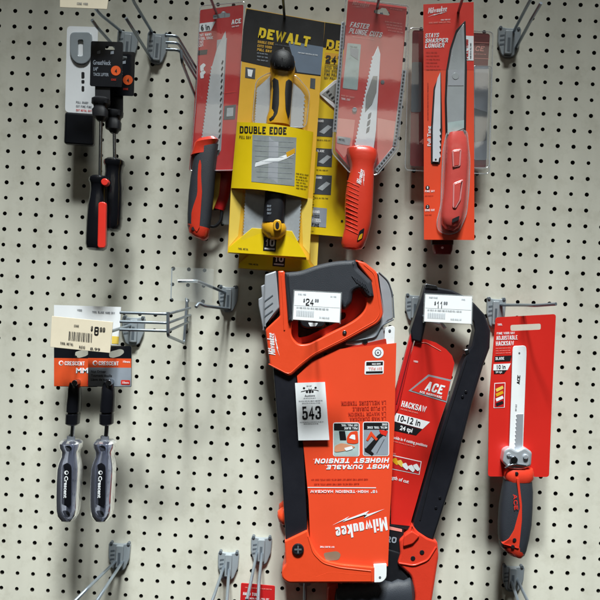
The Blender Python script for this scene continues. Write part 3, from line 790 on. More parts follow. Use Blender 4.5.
# red package with plunge cut saw
def plunge_saw():
    t = thing('jab_saw', 'plunge cut saw with chunky red handle below a red card edged with perforations', 'hand saw', P(352, 249, 45))
    d = 62; mb = MB()
    slot = rc([(374, 10), (380, 9), (382, 7.4), (386, 8), (388, 11), (390, 13), (389, 15.6), (374, 13)], 1)
    mb.prism(rc([(348, -1), (407, 7), (402, 70), (395, 148), (375, 172), (352, 170), (335, 150), (337, 118), (344, 50)], 2), d - 1, d, 'red', holes=[slot])
    bolt_mark(mb, 352, 4.6, 369, 6.6, 3.4, d + .4, 'salmon')
    mb.dashes(390, 9, 404, 11, 1.1, d + .4, 'salmon', 2)
    mb.caps('FASTER', 349.6, 26.8, 368, 29.2, 5.2, d + .4, 'white_gloss', shear=.25, wt=.25)
    mb.caps('PLUNGE CUTS', 348.6, 33, 381, 37.4, 5.2, d + .4, 'white_gloss', shear=.25, wt=.25)
    mb.dashes(352, 37, 376, 40.2, 1, d + .4, 'salmon', 7)
    for k in range(4): mb.dashes(385 + k, 22 + k * 2.9, 403, 24.6 + k * 2.9, 1.2, d + .4, 'salmon', 70 + k)
    mb.decal(rc([(347.5, 43), (361, 44.4), (357.5, 90), (342.6, 88)], 1), d + .4, 'pale_teal')
    mb.decal([(350, 48), (358.6, 49), (358, 60), (350.6, 55)], d + .7, 'grey_card')
    mb.dashes(350, 46.8, 358, 47.8, 1.2, d + .8, 'ink_soft', 75)
    mb.dashes(341, 96, 355, 98.4, 1.6, d + .4, 'salmon', 141); mb.dashes(341, 99.4, 351, 101, 1.9, d + .4, 'white', 142)
    mb.decal(rc([(337.4, 136), (351, 138), (349.6, 145.6), (337, 143)], 1), d + .5, 'grey_pic'); mb.dashes(338.6, 140, 348, 141.6, 2, d + .8, 'ink', 77)
    mb.disc(354.6, 109.6, 2.4, d, d + 1.6, 'grey_card', .4)
    mb.disc(382.6, 82, 1.9, d, d + .6, 'plate_dark', 0)
    # pink glare painted on the lower part of the card
    mb.decal([(336.7, 118), (355, 120), (352, 146), (344, 158), (336, 148)], d + .15, 'salmon'); mb.decal([(377.6, 118), (398, 122), (395.4, 147), (379, 164), (377, 150)], d + .15, 'salmon')
    c = mb.build('card', t)
    # perforated metal edge strips
    for a, b in (((343.4, 22), (334.6, 132)), ((404.6, 70), (394.6, 146)), ((394.6, 148), (375.6, 171))):
        A, B = Vector(a), Vector(b); u = (B - A); L = u.length; u.normalize(); n = Vector((-u.y, u.x)) * 2.1
        q = lambda s, w: tuple(A + u * s + n * w)
        mb = MB(); mb.prism([q(0, -1), q(L, -1), q(L, 1), q(0, 1)], d + .1, d + 1.6, 'silver_paint', .2)
        for k in range(int(L / 3.6)): mb.decal([q(k * 3.6 + 1, -.45), q(k * 3.6 + 2.8, -.45), q(k * 3.6 + 2.8, .45), q(k * 3.6 + 1, .45)], d + 2, 'ink')
        mb.build('edge_strip', c)
    mb = MB()
    out = [(378, 46), (380.4, 54), (376, 130), (373.6, 150), (354, 148)] + teeth((355.4, 146), (373.4, 56), 24, 1.5)
    mb.prism(out, d + 4, d + 5.4, 'blade_white', .2)
    mb.decal([(373, 76), (377.6, 76), (376.4, 92), (372, 104), (365, 112), (366, 96)], d + 5.8, 'steel')
    for k in range(3): mb.decal(rc([(368.4 - k * .8, 114 + k * 7), (371.6 - k * .8, 112 + k * 7), (370.6 - k * .8, 117 + k * 7), (367.6 - k * .8, 119 + k * 7)], 1), d + 5.9, 'ink_soft')
    mb.build('blade', t)
    mb = MB()
    mb.prism(rc([(346, -2), (409, 6), (405, 70), (398, 150), (377, 175), (350, 173), (332, 153), (335, 110)], 3), d + 2.2, d + 11, 'clear_glare', 3).rim(rc([(346, -2), (409, 6), (405, 70), (398, 150), (377, 175), (350, 173), (332, 153), (335, 110)], 3), d + 2.4)
    mb.build('blister', c)
    mb = MB(); e = d + 3; hs = [(352, 146.4, 373, 148, e, 18), (347, 148.6, 377, 151, e, 26), (346.6, 153, 378, 156, e, 28), (348.6, 160, 376, 163, e, 27), (350, 166, 374.4, 168, e, 26), (350, 172, 374, 174, e, 27), (347.6, 181, 373.6, 184, e, 29), (345.4, 194, 373, 197, e, 30), (344.6, 207, 372.4, 210, e, 30), (345, 219, 371, 223, e, 29), (344.4, 228, 369, 232, e, 28), (342.6, 236, 366.6, 240, e, 27), (341, 243, 364, 246.4, e, 26), (342.4, 247.6, 361.6, 249, e, 23), (347, 249.2, 357, 249.8, e, 14)]; mb.loft(hs, 'red_plastic', n=28, sq=2.4)
    h = mb.build('handle', t)
    mb = MB()
    sf = surf(hs, 2.4, .1)
    for k in range(12):
        y = 181 + k * 4.3
        x0 = 346.4 - min(k, 6) * .25 + (.1 * max(0, k - 9))
        path = [(x0 + .8 + a * 2.4, y + a * 1.15) for a in range(6)]
        mb.tube([P(x, yy, sf(x, yy) - .15) for x, yy in path], .6, 'red_plastic', 8)
    mb.build('grip_ridge', h)
    mb = MB()
    mb.wrap(rc([(359.4, 231), (364.6, 227.6), (362.6, 239), (356.6, 241.6)], 1.4), surf(hs, 2.4, .8), 'black')
    mb.wrap(rc([(359.6, 235), (362.8, 233), (361.8, 238.4), (357.6, 240.6)], 1), surf(hs, 2.4, 1.1), 'yellow_cap')
    mb.build('hang_hole', h)
    mb = MB()
    bolt_mark(mb, 361, 184.5, 363.8, 170.5, 4, surf(hs, 2.4, .8), 'white'); mb.build('printed_mark', h)
plunge_saw()

# dark red pack behind, then the orange folding knife card
def ace_back():
    t = thing('utility_knife_pack', 'dark red blister pack, mostly hidden behind the orange knife card', 'tool pack', P(450, 170, 20))
    d = 26; mb = MB()
    mb.prism(rc([(412.5, 30), (490, 33.6), (488, 64), (486, 168), (410, 166)], 3), d - 1, d, 'maroon')
    mb.caps('ACE', 470, 50.6, 483.6, 51.4, 5, d + .4, 'salmon', shear=.2, wt=.2); mb.dashes(474, 54.4, 488, 55, 1, d + .4, 'salmon', 4)
    mb.decal([(474.4, 42), (489, 42.6), (489, 43.2), (474.4, 42.6)], d + .4, 'salmon'); mb.decal([(474.4, 58), (489, 58.6), (489, 59.2), (474.4, 58.6)], d + .4, 'salmon')
    mb.decal(rc([(474, 66), (488.6, 66), (486.6, 160), (474, 160)], 2), d + .3, 'grey_card')
    mb.decal([(474, 108), (487, 112), (486.4, 140), (474, 142)], d + .6, 'plate_dark')
    mb.decal(rc([(412, 62), (422, 62), (421, 112), (411, 112)], 2), d + .3, 'plate_dark')
    mb.text('4', 419.6, 144, 424, 144, 5, d + .4, 'salmon')
    c = mb.build('card', t)
    mb = MB(); mb.prism(rc([(409, 28), (493, 32), (489.4, 174), (405, 170)], 4), d + .8, d + 16, 'clear', 3).rim(rc([(409, 28), (493, 32), (489.4, 174), (405, 170)], 4), d + 1.2); mb.build('blister', c)
    mb = MB(); mb.prism(rc([(472, 66), (492, 66), (489, 168), (472, 168)], 4), d + 2, d + 20, 'clear_glare', 3).rim(rc([(472, 66), (492, 66), (489, 168), (472, 168)], 4), d + 18); mb.build('blister', c)
    mb = MB(); mb.loft([(432, 226, 454, 226, 22, 16), (432, 240, 453.6, 240, 22, 16), (432.6, 250, 452.6, 250, 22, 15), (434, 254, 451, 254.4, 22, 12)], 'maroon', sq=3); h = mb.build('handle', t)
    MB().prism(box(432, 240, 453.4, 244.4), 24, 30.8, 'black', .4).build('band', h); MB().disc(442.4, 247.6, 1.3, 26, 30.6, 'white', .2).build('rivet', h)
ace_back()

def folding_knife():
    t = thing('folding_knife', 'bright orange card with curved grey blade and translucent red handle', 'folding knife', P(449, 240, 50))
    d = 60; mb = MB()
    slot = rc([(447, 13), (454, 10), (457, 8), (461, 8), (463, 10), (464, 14.6), (447, 16.6)], 1)
    mb.prism([(423.4, 4.3), (473.7, 2), (474.4, 240), (424, 239.6)], d - 1, d, 'orange', holes=[slot])
    mb.decal([(423.7, 4.6), (473.4, 2.3), (473.7, 70), (424, 70)], d + .12, 'red_bright')
    bolt_mark(mb, 428, 13.6, 446.6, 11, 4.4, d + .5, 'white')
    mb.dashes(429, 23.6, 451, 22.6, 1.5, d + .5, 'salmon', 3); mb.dashes(441, 20.6, 451, 20, 1.2, d + .5, 'white', 4)
    for k, (s, w) in enumerate((('STAYS', 13.6), ('SHARPER', 22.6), ('LONGER', 19))): mb.caps(s, 425, 37.8 + k * 5.1, 425 + w, 37.2 + k * 5.1, 4.3, d + .5, 'white', shear=.22, wt=.25)
    for k in range(6): mb.dashes(426.4, 53 + k * 3.4, 438 + (k % 3) * 1.5, 53 + k * 3.4, 1.2, d + .5, 'ink_red', 80 + k)
    mb.decal([(463.6, 35.6), (473.6, 36), (473.6, 60.6), (463.4, 60.2)], d + .5, 'white')
    mb.dashes(468.4, 59, 468.4, 38.6, 3.6, d + .8, 'red', 151); mb.dashes(471.4, 58.6, 471.4, 40, 1.3, d + .8, 'ink', 12)
    mb.text('Full Tang', 430.6, 146, 430.6, 126, 3.2, d + .5, 'white', bold=.02)
    mb.dashes(428.6, 120, 428.6, 82, 1.2, d + .5, 'ink_red', 14)
    for k in range(2):
        y = 187.6 + k * 19
        mb.disc(427.6, y, 2, d, d + .5, 'ink', 0, 14); mb.text(str(k + 1), 427, y + 1.2, 428.2, y + 1.2, 2.4, d + .9, 'white')
        mb.dashes(425, y + 4.6, 435.6, y + 4.4, 2, d + .5, 'white', 153 + k); mb.dashes(425, y + 8.6, 434, y + 8.4, 1, d + .5, 'ink_red', 90 + k)
    c = mb.build('card', t)
    mb = MB()   # small spare blade
    mb.prism([(440.4, 72), (440.6, 128)] + teeth((439.6, 130), (439.4, 158), 5, 1.6) + [(438.6, 162), (432.6, 161.6), (432.8, 128), (435, 90), (437.6, 78)], d + 1.5, d + 3, 'blade_white', .3)
    mb.disc(435.8, 159.4, .9, d + 2, d + 3.4, 'ink'); mb.build('spare_blade', t)
    mb = MB()
    mb.prism(rc([(440.9, 71), (442.4, 130), (440, 164), (431, 163.6), (431, 128), (433.6, 88)], 2), d + .2, d + .9, 'black', .1)
    mb.build('spare_blade_tray', c)
    mb = MB()
    bl = rc([(464, 23), (465, 60), (464, 131), (447.4, 135.6), (446.6, 100), (447.8, 72), (451.6, 50), (457, 33)], 2)
    mb.prism(bl, d + 3, d + 5, 'blade_grey', .5)
    mb.decal(box(448, 70, 463.6, 85.6), d + 5.4, 'silver_paint'); mb.disc(455.6, 76, 3.4, d + 5, d + 5.8, 'blade_grey', .1, 16)
    mb.decal([(447.6, 122.6), (464, 120), (464, 128), (447.6, 134.6)], d + 5.6, 'pale_teal')
    mb.build('blade', t)
    mb = MB()
    mb.prism(rc([(465.6, 20), (467, 70), (466, 134), (445.6, 138), (444.8, 100), (446, 71), (450, 48), (456, 30)], 2), d + .3, d + 1.2, 'black', .2)
    mb.build('blade_tray', c)
    e = d + 5
    mb = MB()
    mb.loft([(449, 133, 463, 132, e, 14), (446.6, 140, 466, 139, e, 20), (445.6, 152, 467.6, 151, e, 23), (445, 166, 467.6, 166, e, 24), (444.4, 180, 466.8, 180, e, 24), (443.4, 194, 465.8, 195, e, 24), (442, 206, 464, 209, e, 24), (441, 216, 462, 220, e, 23), (441.6, 224, 458, 228, e, 21), (445.6, 229.4, 453.6, 231, e, 12)], 'handle_pink', n=28, sq=2.8)
    h = mb.build('handle', t)
    for o in ([(452, 150), (461.6, 148.6), (460.6, 166.6), (452.6, 168)], [(453, 183), (463.4, 179), (461, 200), (456, 209), (452.4, 208)]):
        mb = MB(); mb.prism(rc(o, 2), e + 9, e + 13.2, 'handle_pale', .8); mb.prism(inset(rc(o, 2), 1.5), e + 12, e + 13.6, 'handle_pink', .4); mb.build('grip_panel', h)
    mb = MB(); mb.decal(rc([(452, 219), (459.6, 215.6), (459, 219.6), (452, 223)], 1), e + 12.3, 'black'); mb.build('lanyard_hole', h)
    mb = MB()
    mb.prism(rc([(447, 131), (467, 130), (470, 160), (469, 190), (466.6, 214), (459, 232), (448, 235), (438, 231), (436.6, 222), (441, 205), (441.6, 180), (443, 150)], 5), d + .9, d + 5, 'clear_milky', 1.6).rim(rc([(447, 131), (467, 130), (470, 160), (469, 190), (466.6, 214), (459, 232), (448, 235), (438, 231), (436.6, 222), (441, 205), (441.6, 180), (443, 150)], 5), d + 2)
    mb.build('blister', c)
folding_knife()

# ------------------------------------------------------------------ LEFT COLUMN
def great_driver(cx, cy, w, hgt, d, tip, col, hx, hy, hl, stripe, label):
    """carded screwdriver: card corner (cx, cy); handle top centre (hx, hy), length hl"""
    t = thing('screwdriver', label, 'screwdriver', P(hx, hy + hl, d), 'black carded screwdrivers')
    mb = MB()
    q = lambda u, v: (cx + u * w - v * 1.2, cy + v * hgt + u * 1.0)
    out = rc([q(0, 0), q(1, 0), q(1, 1), q(0, 1)], 2)
    hole = ring(cx + w * .56, cy + hgt * .16, 2.2, 12)
    mb.prism(out, d - .8, d, 'header_dark', holes=[rc([q(.45, .1), q(.75, .1), q(.75, .18), q(.45, .18)], .8)])
    mb.text('GreatNeck', *q(.08, .52), *q(.64, .52), 4.4, d + .4, 'grey_card', bold=.02)
    mb.text('1/4"', *q(.10, .66), *q(.24, .66), 3.6, d + .4, 'grey_card'); mb.text('TACK LIFTER', *q(.10, .77), *q(.58, .77), 3, d + .4, 'grey_card')
    for u in (.2, .62): mb.decal([q(u, .22), q(u + .1, .2), q(u + .1, .27), q(u, .28)], d + .4, 'grey_card')
    x, y = q(.80, .64); mb.disc(x, y, 4.9, d - .2, d + .4, 'orange_dot', 0, 24); mb.text('4', x - 1, y + 2, x + 1.2, y + 2, 3.6, d + .8, 'ink')
    mb.dashes(x - 4.6, y + 10, x + 5, y + 10.2, 2, d + .4, 'orange_deep', 4)
    mb.build('card', t)
    # strap of the card down to the tip holder
    mb = MB(); mb.prism(box(tip[0] - 6, cy + hgt - 2, tip[0] + 9, tip[1] + 6), d - 3, d - 2, 'black'); mb.build('card_strap', t)
    mb = MB()
    x, y = tip
    mb.loft([(x - 5, y - 1, x + 6, y, d - 1, 12), (x - 8.6, y + 1, x + 9, y + 2, d - 1, 18), (x - 8.8, y + 6, x + 8.6, y + 6.6, d - 1, 18), (x - 7, y + 7.4, x + 7, y + 8, d - 1, 15), (x - 6.6, y + 10, x + 6, y + 10.6, d - 1, 15), (x - 8.4, y + 12, x + 7, y + 12.6, d - 1, 17), (x - 8, y + 19, x + 6.6, y + 19.6, d - 1, 16), (x - 5.6, y + 20, x + 5, y + 20.6, d - 1, 13), (x - 3.4, y + 23, x + 3.2, y + 23.4, d - 1, 9)], 'black', n=16, sq=3)
    mb.build('tip_holder', t)
    mb = MB(); mb.tube([(x + .2, y + 8, d - 1), (hx, hy + 2, d - 1)], 2.5, 'steel'); mb.build('shank', t)
    mb = MB(); k = hl / 74.0
    prof = [(0, 7), (2, 9.6), (5, 10), (8, 8.6), (14, 8.0), (22, 8.6), (30, 9.8), (45, 10.2), (60, 10.2), (68, 10), (72, 9), (74, 6.4)]
    mb.loft([(hx - r - v * .05, hy + v * k, hx + r - v * .05, hy + v * k + .8, d - 1, r * 3.1) for v, r in prof], col, n=14, sq=2.3)
    h = mb.build('handle', t)
    mb = MB()
    if stripe: mb.prism(rc([(hx - 1.6, hy + 26 * k), (hx + 6, hy + 26 * k), (hx + 5.6, hy + 72 * k), (hx - 2.6, hy + 72 * k)], 3), d + 10, d + 15.2, 'red_bright', .8).build('handle_inlay', h)
    mb = MB(); q_ = 4.6 if stripe else -7; mb.disc(hx + q_, hy + 6 - (0 if stripe else 3), 3.6, d + (6 if stripe else -4), d + (14.4 if stripe else 10), 'red_bright', .7); mb.build('colour_dot', h)
    return t
great_driver(91, 41, 32, 45, 92, (101, 98), 'black_gloss', 100, 176, 74, True, 'front screwdriver on a black card, dark handle with a red stripe')
great_driver(103, 51, 32, 44, 72, (114, 110), 'black_gloss', 114.6, 158.6, 72, False, 'rear screwdriver, shorter and higher than the striped one before it')

def left_pack():
    t = thing('hang_pack', 'white topped pack with dark lower body behind the black screwdriver cards', 'tool pack', P(76, 150, 30))
    d = 40; mb = MB()
    mb.prism(rc([(67, 26), (98, 27), (96, 114), (65, 112)], 4), d - 1, d, 'white', )
    mb.prism(rc(box(81.4, 72, 84.4, 78), 1), d, d + .5, 'ink'); mb.prism(rc(box(81.4, 80, 84.4, 83), 1), d, d + .5, 'ink'); mb.prism(rc(box(81.6, 86, 84.2, 91), 1), d, d + .5, 'ink')
    for k in range(3): mb.dashes(76, 103 + k * 4, 92, 104 + k * 4, 2, d + .4, ('ink_soft', 'ink_soft', 'red')[k], 20 + k)
    c = mb.build('card', t)
    mb = MB(); mb.prism(rc([(70, 32), (92, 32), (92, 56), (86, 64), (76, 64), (70, 56)], 5), d + .6, d + 3, 'plate', .8, holes=[rc([(78, 40), (83, 40), (83, 56), (78, 56)], 2)]); mb.build('hang_tab', c)
    mb = MB(); mb.prism(rc([(65, 112), (95, 114), (94, 146), (64, 144)], 3), d - 4, d + 3, 'header_dark', 2); mb.build('body', t)
left_pack()

mb = MB(); mb.prism([(60, -8), (109, -6), (107, 9), (60, 7)], 119, 120, 'cream'); mb.dashes(77, 4.4, 92, 5, 2, 120.4, 'ink_soft', 4)
single('shelf_label', mb, 'pale paper label at the top left, above the two prong hooks', 'price label', P(85, 8, 119))

def crescent(dx, full, label):
    t = thing('nut_driver', label, 'nut driver', P(98 + dx, 520, 80), 'orange carded nut drivers')
    d = 84 if full else 66; mb = MB(); s = lambda p: [(x + dx, y) for x, y in p]
    slot = s(rc([(109, 352), (120, 349), (123.6, 350), (124, 353), (120, 356), (113, 358), (109, 357)], 1.4))
    mb.prism(s(rc([(88, 346, 1), (131.5, 346, 2), (131.4, 387, 1), (88, 386.4, 1)], 1)), d - 1, d, 'header_dark', holes=[slot])
    mb.decal(s([(88, 358), (131.2, 358.6), (131.2, 367.8), (88, 367.4)]), d + .3, 'crescent_orange')
    mb.decal(s([(88, 367.4), (131.2, 367.8), (131.2, 386.4), (88, 386)]), d + .3, 'grey_card' if full else 'crescent_orange')
    mb.disc(95 + dx, 363, 2.4, d, d + .6, 'white', 0, 16); mb.disc(95.4 + dx, 363, 1.5, d, d + .9, 'crescent_orange', 0, 12)
    mb.caps('CRESCENT', 98.6 + dx, 365.2, 118.6 + dx, 365.5, 4, d + .7, 'white', wt=.22); mb.text('10mm', 123 + dx, 362.6, 130 + dx, 362.8, 2, d + .7, 'white')
    if full:
        for k, z in enumerate(('Nut Driver', 'Tournevis douille', 'Llave de tuercas')): mb.text(z, 91 + dx, 372.6 + k * 4, (106, 112, 113)[k] + dx, 372.8 + k * 4, 2.3, d + .7, 'ink')
    else: mb.text('MM', 78 + 32 + dx, 373, 86 + 36 + dx, 373, 5, d + .7, 'white', bold=.03)
    mb.decal(s(rc([(121, 380), (130, 380.2), (130, 384.8), (121, 384.6)], 1)), d + .6, 'red_bright'); mb.text('10mm', 122.4 + dx, 383.6, 128.8 + dx, 383.7, 2.2, d + .9, 'white')
    mb.build('card', t)
    mb = MB(); e = d + 1
    L = lambda pr: [(a + dx, b, c_ + dx, b + .5, e, t_) for a, b, c_, t_ in pr]
    mb.loft(L([(104, 382, 113, 14), (102, 388, 115, 20), (101.6, 396, 115.4, 22), (100.6, 404, 115, 23), (100.4, 411, 114.6, 23), (101.6, 411.4, 113.6, 20), (101.6, 413, 113.6, 20), (100, 413.4, 114, 23), (99.6, 423, 113.4, 22), (102, 424.6, 111, 16)]), 'black_gloss', n=18); mb.build('socket', t); mb = MB(); mb.disc(108.6 + dx, 383, 3, d, d + 12.5, 'steel', .5).build('bit', t)
    mb = MB(); mb.tube([(107.4 + dx, 420, e), (105.4 + dx, 446, e)], 3.3, 'steel'); mb.build('shank', t)
    mb = MB()
    hs = L([(97, 439.4, 113, 20), (94.4, 442, 116, 30), (94.4, 446, 116, 31), (96.6, 450, 114, 28), (96.6, 455, 113.6, 26), (94, 461, 114.6, 30), (92.4, 467, 115.4, 33), (91.6, 480, 115, 34), (91.4, 496, 114, 34), (91.4, 507, 113.4, 33), (92, 513, 112.6, 31), (94.6, 518, 110, 26), (98, 520.4, 106, 14)]); mb.loft(hs, 'lavender', n=22, sq=2.5)
    h = mb.build('handle', t)
    MB().loft(L([(101, 436, 109, 8), (100, 458, 110, 10), (99, 480, 108, 12), (98, 514, 107, 12)]), 'ink_soft', n=12).build('handle_core', h)
    mb = MB()
    dd = surf(hs, 2.5, .7)
    pan = s(rc([(95.6, 466), (99, 463), (103.6, 463), (105.6, 467), (105, 507), (93.6, 506)], 2))
    mb.wrap(pan, dd, 'black_gloss', 10, 24)
    mb.wrap(s(ring(101.6, 448.6, 4.2, 16, 3.2)), dd, 'black'); mb.wrap(s(ring(99.4, 514.6, 4.6, 16, 4.2)), dd, 'black')
    mb.text('Crescent', 98.6 + dx, 476, 97.6 + dx, 498, 3.4, lambda x, y: dd(x, y) + .7, 'white', bold=.03); mb.decal(s(ring(100.4, 472.6, 2.1, 14)), lambda x, y: dd(x, y) + .5, 'white'); mb.decal(s(ring(100.9, 472.6, 1.2, 12)), lambda x, y: dd(x, y) + .8, 'black')
    mb.build('handle_panel', h)
    return t
crescent(0, True, 'nut driver with clear handle and black panel on an orange and grey card')
crescent(-34, False, 'nut driver on an all orange card, left of the orange and grey one')

mb = MB(); mb.prism([(52, 316), (113, 322), (110, 353), (50, 347)], 113, 114.2, 'cream', .2)
mb.text('$', 90.6, 330.4, 92.8, 330.6, 4.4, 114.8, 'ink'); mb.caps('8', 94, 335, 98.4, 335.3, 8.4, 114.8, 'ink', wt=.15); mb.caps('99', 99.6, 331.6, 105, 332, 4.4, 114.8, 'ink', wt=.17)
for k in range(15): x = 69 + k * 1.6; w = (1.0, .5, .7)[k % 3]; mb.decal([(x, 332.4 + (x - 80) * .1), (x + w, 332.5 + (x - 80) * .1), (x + w - .5, 341 + (x - 80) * .1), (x - .5, 341 + (x - 80) * .1)], 114.8, 'ink')
mb.dashes(60, 344, 78, 346, 2.2, 114.8, 'ink', 5); mb.text('REG', 79, 348, 85, 348.6, 2.4, 114.8, 'ink'); mb.text('8.99', 90, 349.6, 100, 350.6, 2.4, 114.8, 'ink'); mb.dashes(74, 326.6, 79, 327, 2, 114.8, 'ink', 8)
single('price_tag', mb, 'cream paper price tag with barcode reading 8.99, over the orange tool cards', 'price label', P(85, 350, 113), 'price labels on the hooks')
mb = MB(); mb.prism([(54, 305), (121, 307), (119, 345), (54, 343)], 58, 59, 'white'); mb.decal([(112, 336), (119, 336.6), (118.6, 344), (111.6, 343.6)], 59.4, 'yellow_pale'); mb.dashes(92, 313, 115, 314, 2, 59.4, 'ink_soft', 6); mb.dashes(77, 311, 82, 311.4, 2, 59.4, 'ink_soft', 7)
single('paper_label', mb, 'white paper label with small print behind the cream price tag', 'price label', P(90, 344, 58))
hook(98, 329, 24, 26, [[(96, 326, 3), (66, 330, 110)]], 'left of two hooks behind the cream price tag')

# clear label flap on the empty hook
mb = MB(); mb.prism(rc([(172, 267), (214, 269), (212, 304), (170, 300)], 1.5), 112, 113.4, 'clear_faint', .3); mb.prism([(177, 279.6), (198, 280), (197.6, 283), (176.6, 282.4)], 113.6, 115, 'clear_milky', .4)  # milky bar painted in for the white glare line across the flap
mb.prism([(171.4, 268), (172.4, 268), (171.4, 299), (170.4, 299)], 113.5, 114, 'plate'); single('label_flap', mb, 'empty clear plastic label flap on the lone grey hook', 'label holder', P(190, 300, 112))

# ------------------------------------------------------------------ BIG ORANGE HACKSAW
def big_saw():
    t = thing('hacksaw', 'large orange hacksaw with black grip, silver bracket and lot sticker 543', 'hacksaw', P(330, 582, 60), 'large orange hacksaws')
    d = 74
    # tube
    mb = MB()
    mb.prism(rc([(272.6, 362), (294.6, 362), (299.4, 410), (303.6, 450), (306.8, 520), (307.6, 545), (286, 545), (281.6, 470), (278, 430)], .6), d - 26, d - 5, 'tube_black', 1.2)
    mb.build('frame_tube', t)
    # front shroud (left column, lower arm, right riser) with the hand opening
    mb = MB()
    outer = rc([(278, 271, 1.5), (284, 270.6, 2), (294, 300, 0), (292, 322, 0), (291, 336, 5), (298, 345, 5), (309, 344, 4), (356, 320, 7), (366.5, 309, 8), (366.6, 292, 3), (372, 282, 2), (359, 266, 2), (354.6, 259.6, 2), (365, 262.4, 3), (377, 272, 4), (383.2, 316, 7), (378, 323.6, 4), (346, 341, 3), (313, 357, 6), (299.6, 368, 4), (289.6, 377, 4), (270, 365.6, 3), (265.4, 329.4, 2), (279.8, 316, 1.5)], 2)
    mb.prism(outer, d - 26, d, 'orange_plastic', 1.5)
    # raised lip along the column
    mb.tube([(281.4, 275, d - .6), (283.4, 306, d - .6), (284.4, 330, d - .2)], 1.4, 'orange_plastic')
    mb.tube([(268.6, 364, d - .4), (289, 374.6, d - .4), (300.4, 364, d - .4), (314, 353.6, d - .4), (346, 337.6, d - .4), (376, 320.6, d - .4), (380.4, 312, d - .4), (374.6, 274, d - .4), (364, 265, d - .4)], .9, 'orange_plastic')
    mb.disc(344.6, 332.6, 2.2, d - 1, d + 1.4, 'steel', .5); mb.disc(344.6, 332.6, .9, d, d + 1.8, 'ink_soft', 0, 8)
    bolt_mark(mb, 275.4, 355, 273.6, 333.6, 5.4, d + .5, 'white')
    sh = mb.build('shroud', t)
    # inner wall of the opening
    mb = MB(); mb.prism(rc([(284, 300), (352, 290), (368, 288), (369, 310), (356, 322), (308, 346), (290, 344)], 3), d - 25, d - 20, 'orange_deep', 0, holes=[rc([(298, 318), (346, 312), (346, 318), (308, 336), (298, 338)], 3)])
    mb.build('opening_wall', sh)
    # black rubber grip
    mb = MB()
    grip = rc([(284.4, 272.4, 2), (300, 271.4, 6), (318, 264.6, 8), (336, 261, 8), (355.4, 260, 1), (357.6, 267.6, 1), (371.6, 281.4, 2), (374, 296.6, 1), (367.4, 298, 1), (360, 288.6, 5), (353, 292, 3), (351.4, 304, 4), (344, 311, 3), (338, 300, 4), (322, 298, 6), (300, 304, 5), (292, 322.6, 1.5), (288, 322, 1.5)], 2)
    mb.prism(grip, d - 24, d + 6, 'rubber', 4.2, steps=5)
    g = mb.build('grip', t)
    mb = MB()
    for k in range(6): mb.tube([P(352 + k * 2.6, 276 + k * 1.6, d + 6.2), P(357 + k * 2.4, 283 + k * 1.7, d + 6.2)], .8, 'rubber', 6)
    mb.build('grip_rib', g)
    # dark trigger knob under the label
    mb = MB(); mb.prism(rc([(300, 319), (326, 321), (324, 327), (308, 328.6), (301, 326)], 3), d - 18, d + 2, 'black', 1.2); mb.prism(rc([(308, 322.6), (318, 323.2), (316, 326.4), (310, 326.6)], 1), d, d + 2.6, 'white', .2); mb.build('tension_lever', t)
    # silver plates
    mb = MB()
    mb.prism(rc([(265, 274.6), (276, 270.8), (277.4, 284), (279.4, 308), (264.4, 328), (264, 300)], 1.4), d - 22, d - 1, 'silver_paint', 1.4)
    for k in range(3): mb.prism([(264.6, 300.6 + k * 7.6), (272.6, 294.6 + k * 7.6), (273, 295.6 + k * 7.6), (264.8, 301.8 + k * 7.6)], d - 2, d - .4, 'plate_dark')
    mb.prism(rc([(276.2, 271), (277.6, 271), (280.6, 308), (264.2, 328.6), (264, 327), (279, 307)], .3), d - 22, d - 2.4, 'black')
    fp = mb.build('front_plate', t)
    mb = MB(); mb.prism(rc([(261, 286), (265.4, 284), (264.6, 326), (263.4, 331), (258.6, 306), (258.4, 299), (262, 297)], .8), d - 24, d - 9, 'silver_paint', 1); mb.build('side_plate', fp)
    mb = MB()
    mb.prism(rc([(376.6, 271.4, 1), (386, 278, 5), (391.4, 290, 5), (393.2, 319, 2), (388, 321, 1), (383, 327, 1), (384.6, 345, 1), (366, 347, 2), (345, 345, 2), (346, 340.6, 1), (379, 323, 3), (383, 314, 3)], 2), d - 20, d - 7, 'silver_paint', 1.4)
    mb.tube([(379, 272.4, d - 7), (388.4, 281, d - 7), (392.6, 294, d - 7), (394, 318, d - 7)], 1.0, 'plate_dark')
    mb.tube([(346, 342.4, d - 6), (376, 337, d - 6), (381, 326, d - 6), (393.6, 319.4, d - 6)], 1.1, 'plate_dark')
    mb.disc(365, 341.4, 3, d - 8, d - 5, 'steel', .6); mb.build('rear_bracket', t)
    e0 = d - 4.6
    # blade: runs the length of the saw behind the card, ends show
    mb = MB()
    bl = rc([(385, 327, 4), (395, 325.6, 4), (391, 430, 0), (386.4, 580, 4), (374.4, 580, 4), (381, 430, 0)], 1)
    mb.prism(bl, d - 8.5, d - 6.8, 'white_gloss', .3)
    b = mb.build('blade', t)
    MB().prism(rc([(341, 349), (386, 338.6), (387, 346), (342, 353)], 1), e0 - 3, e0 - 1.4, 'orange_deep').build('card_flap', t)  # shadowed top of the card, shade put into its darker orange
    mb = MB(); mb.disc(389.8, 330.6, 1.3, d - 8, d - 6, 'ink_soft', 0, 10); mb.build('pin', b)
    mb = MB(); mb.prism(rc([(373.6, 564.6, 1), (386.6, 564, 1), (386.4, 578, 5), (382, 582.4, 4), (374, 582.6, 1)], 1), d - 4, d - 1, 'white_gloss', .4); mb.disc(380, 577.4, 1.2, d - 2, d - .6, 'ink_soft', 0, 10); mb.build('blade_end', b)
    # printed card
    mb = MB(); e = d - 4.6
    card = [(297, 376), (312, 362), (340, 349), (396.4, 343), (394.4, 427), (389.8, 517), (388, 566), (376, 569), (340, 570), (311, 560), (308.6, 500), (303, 441)]
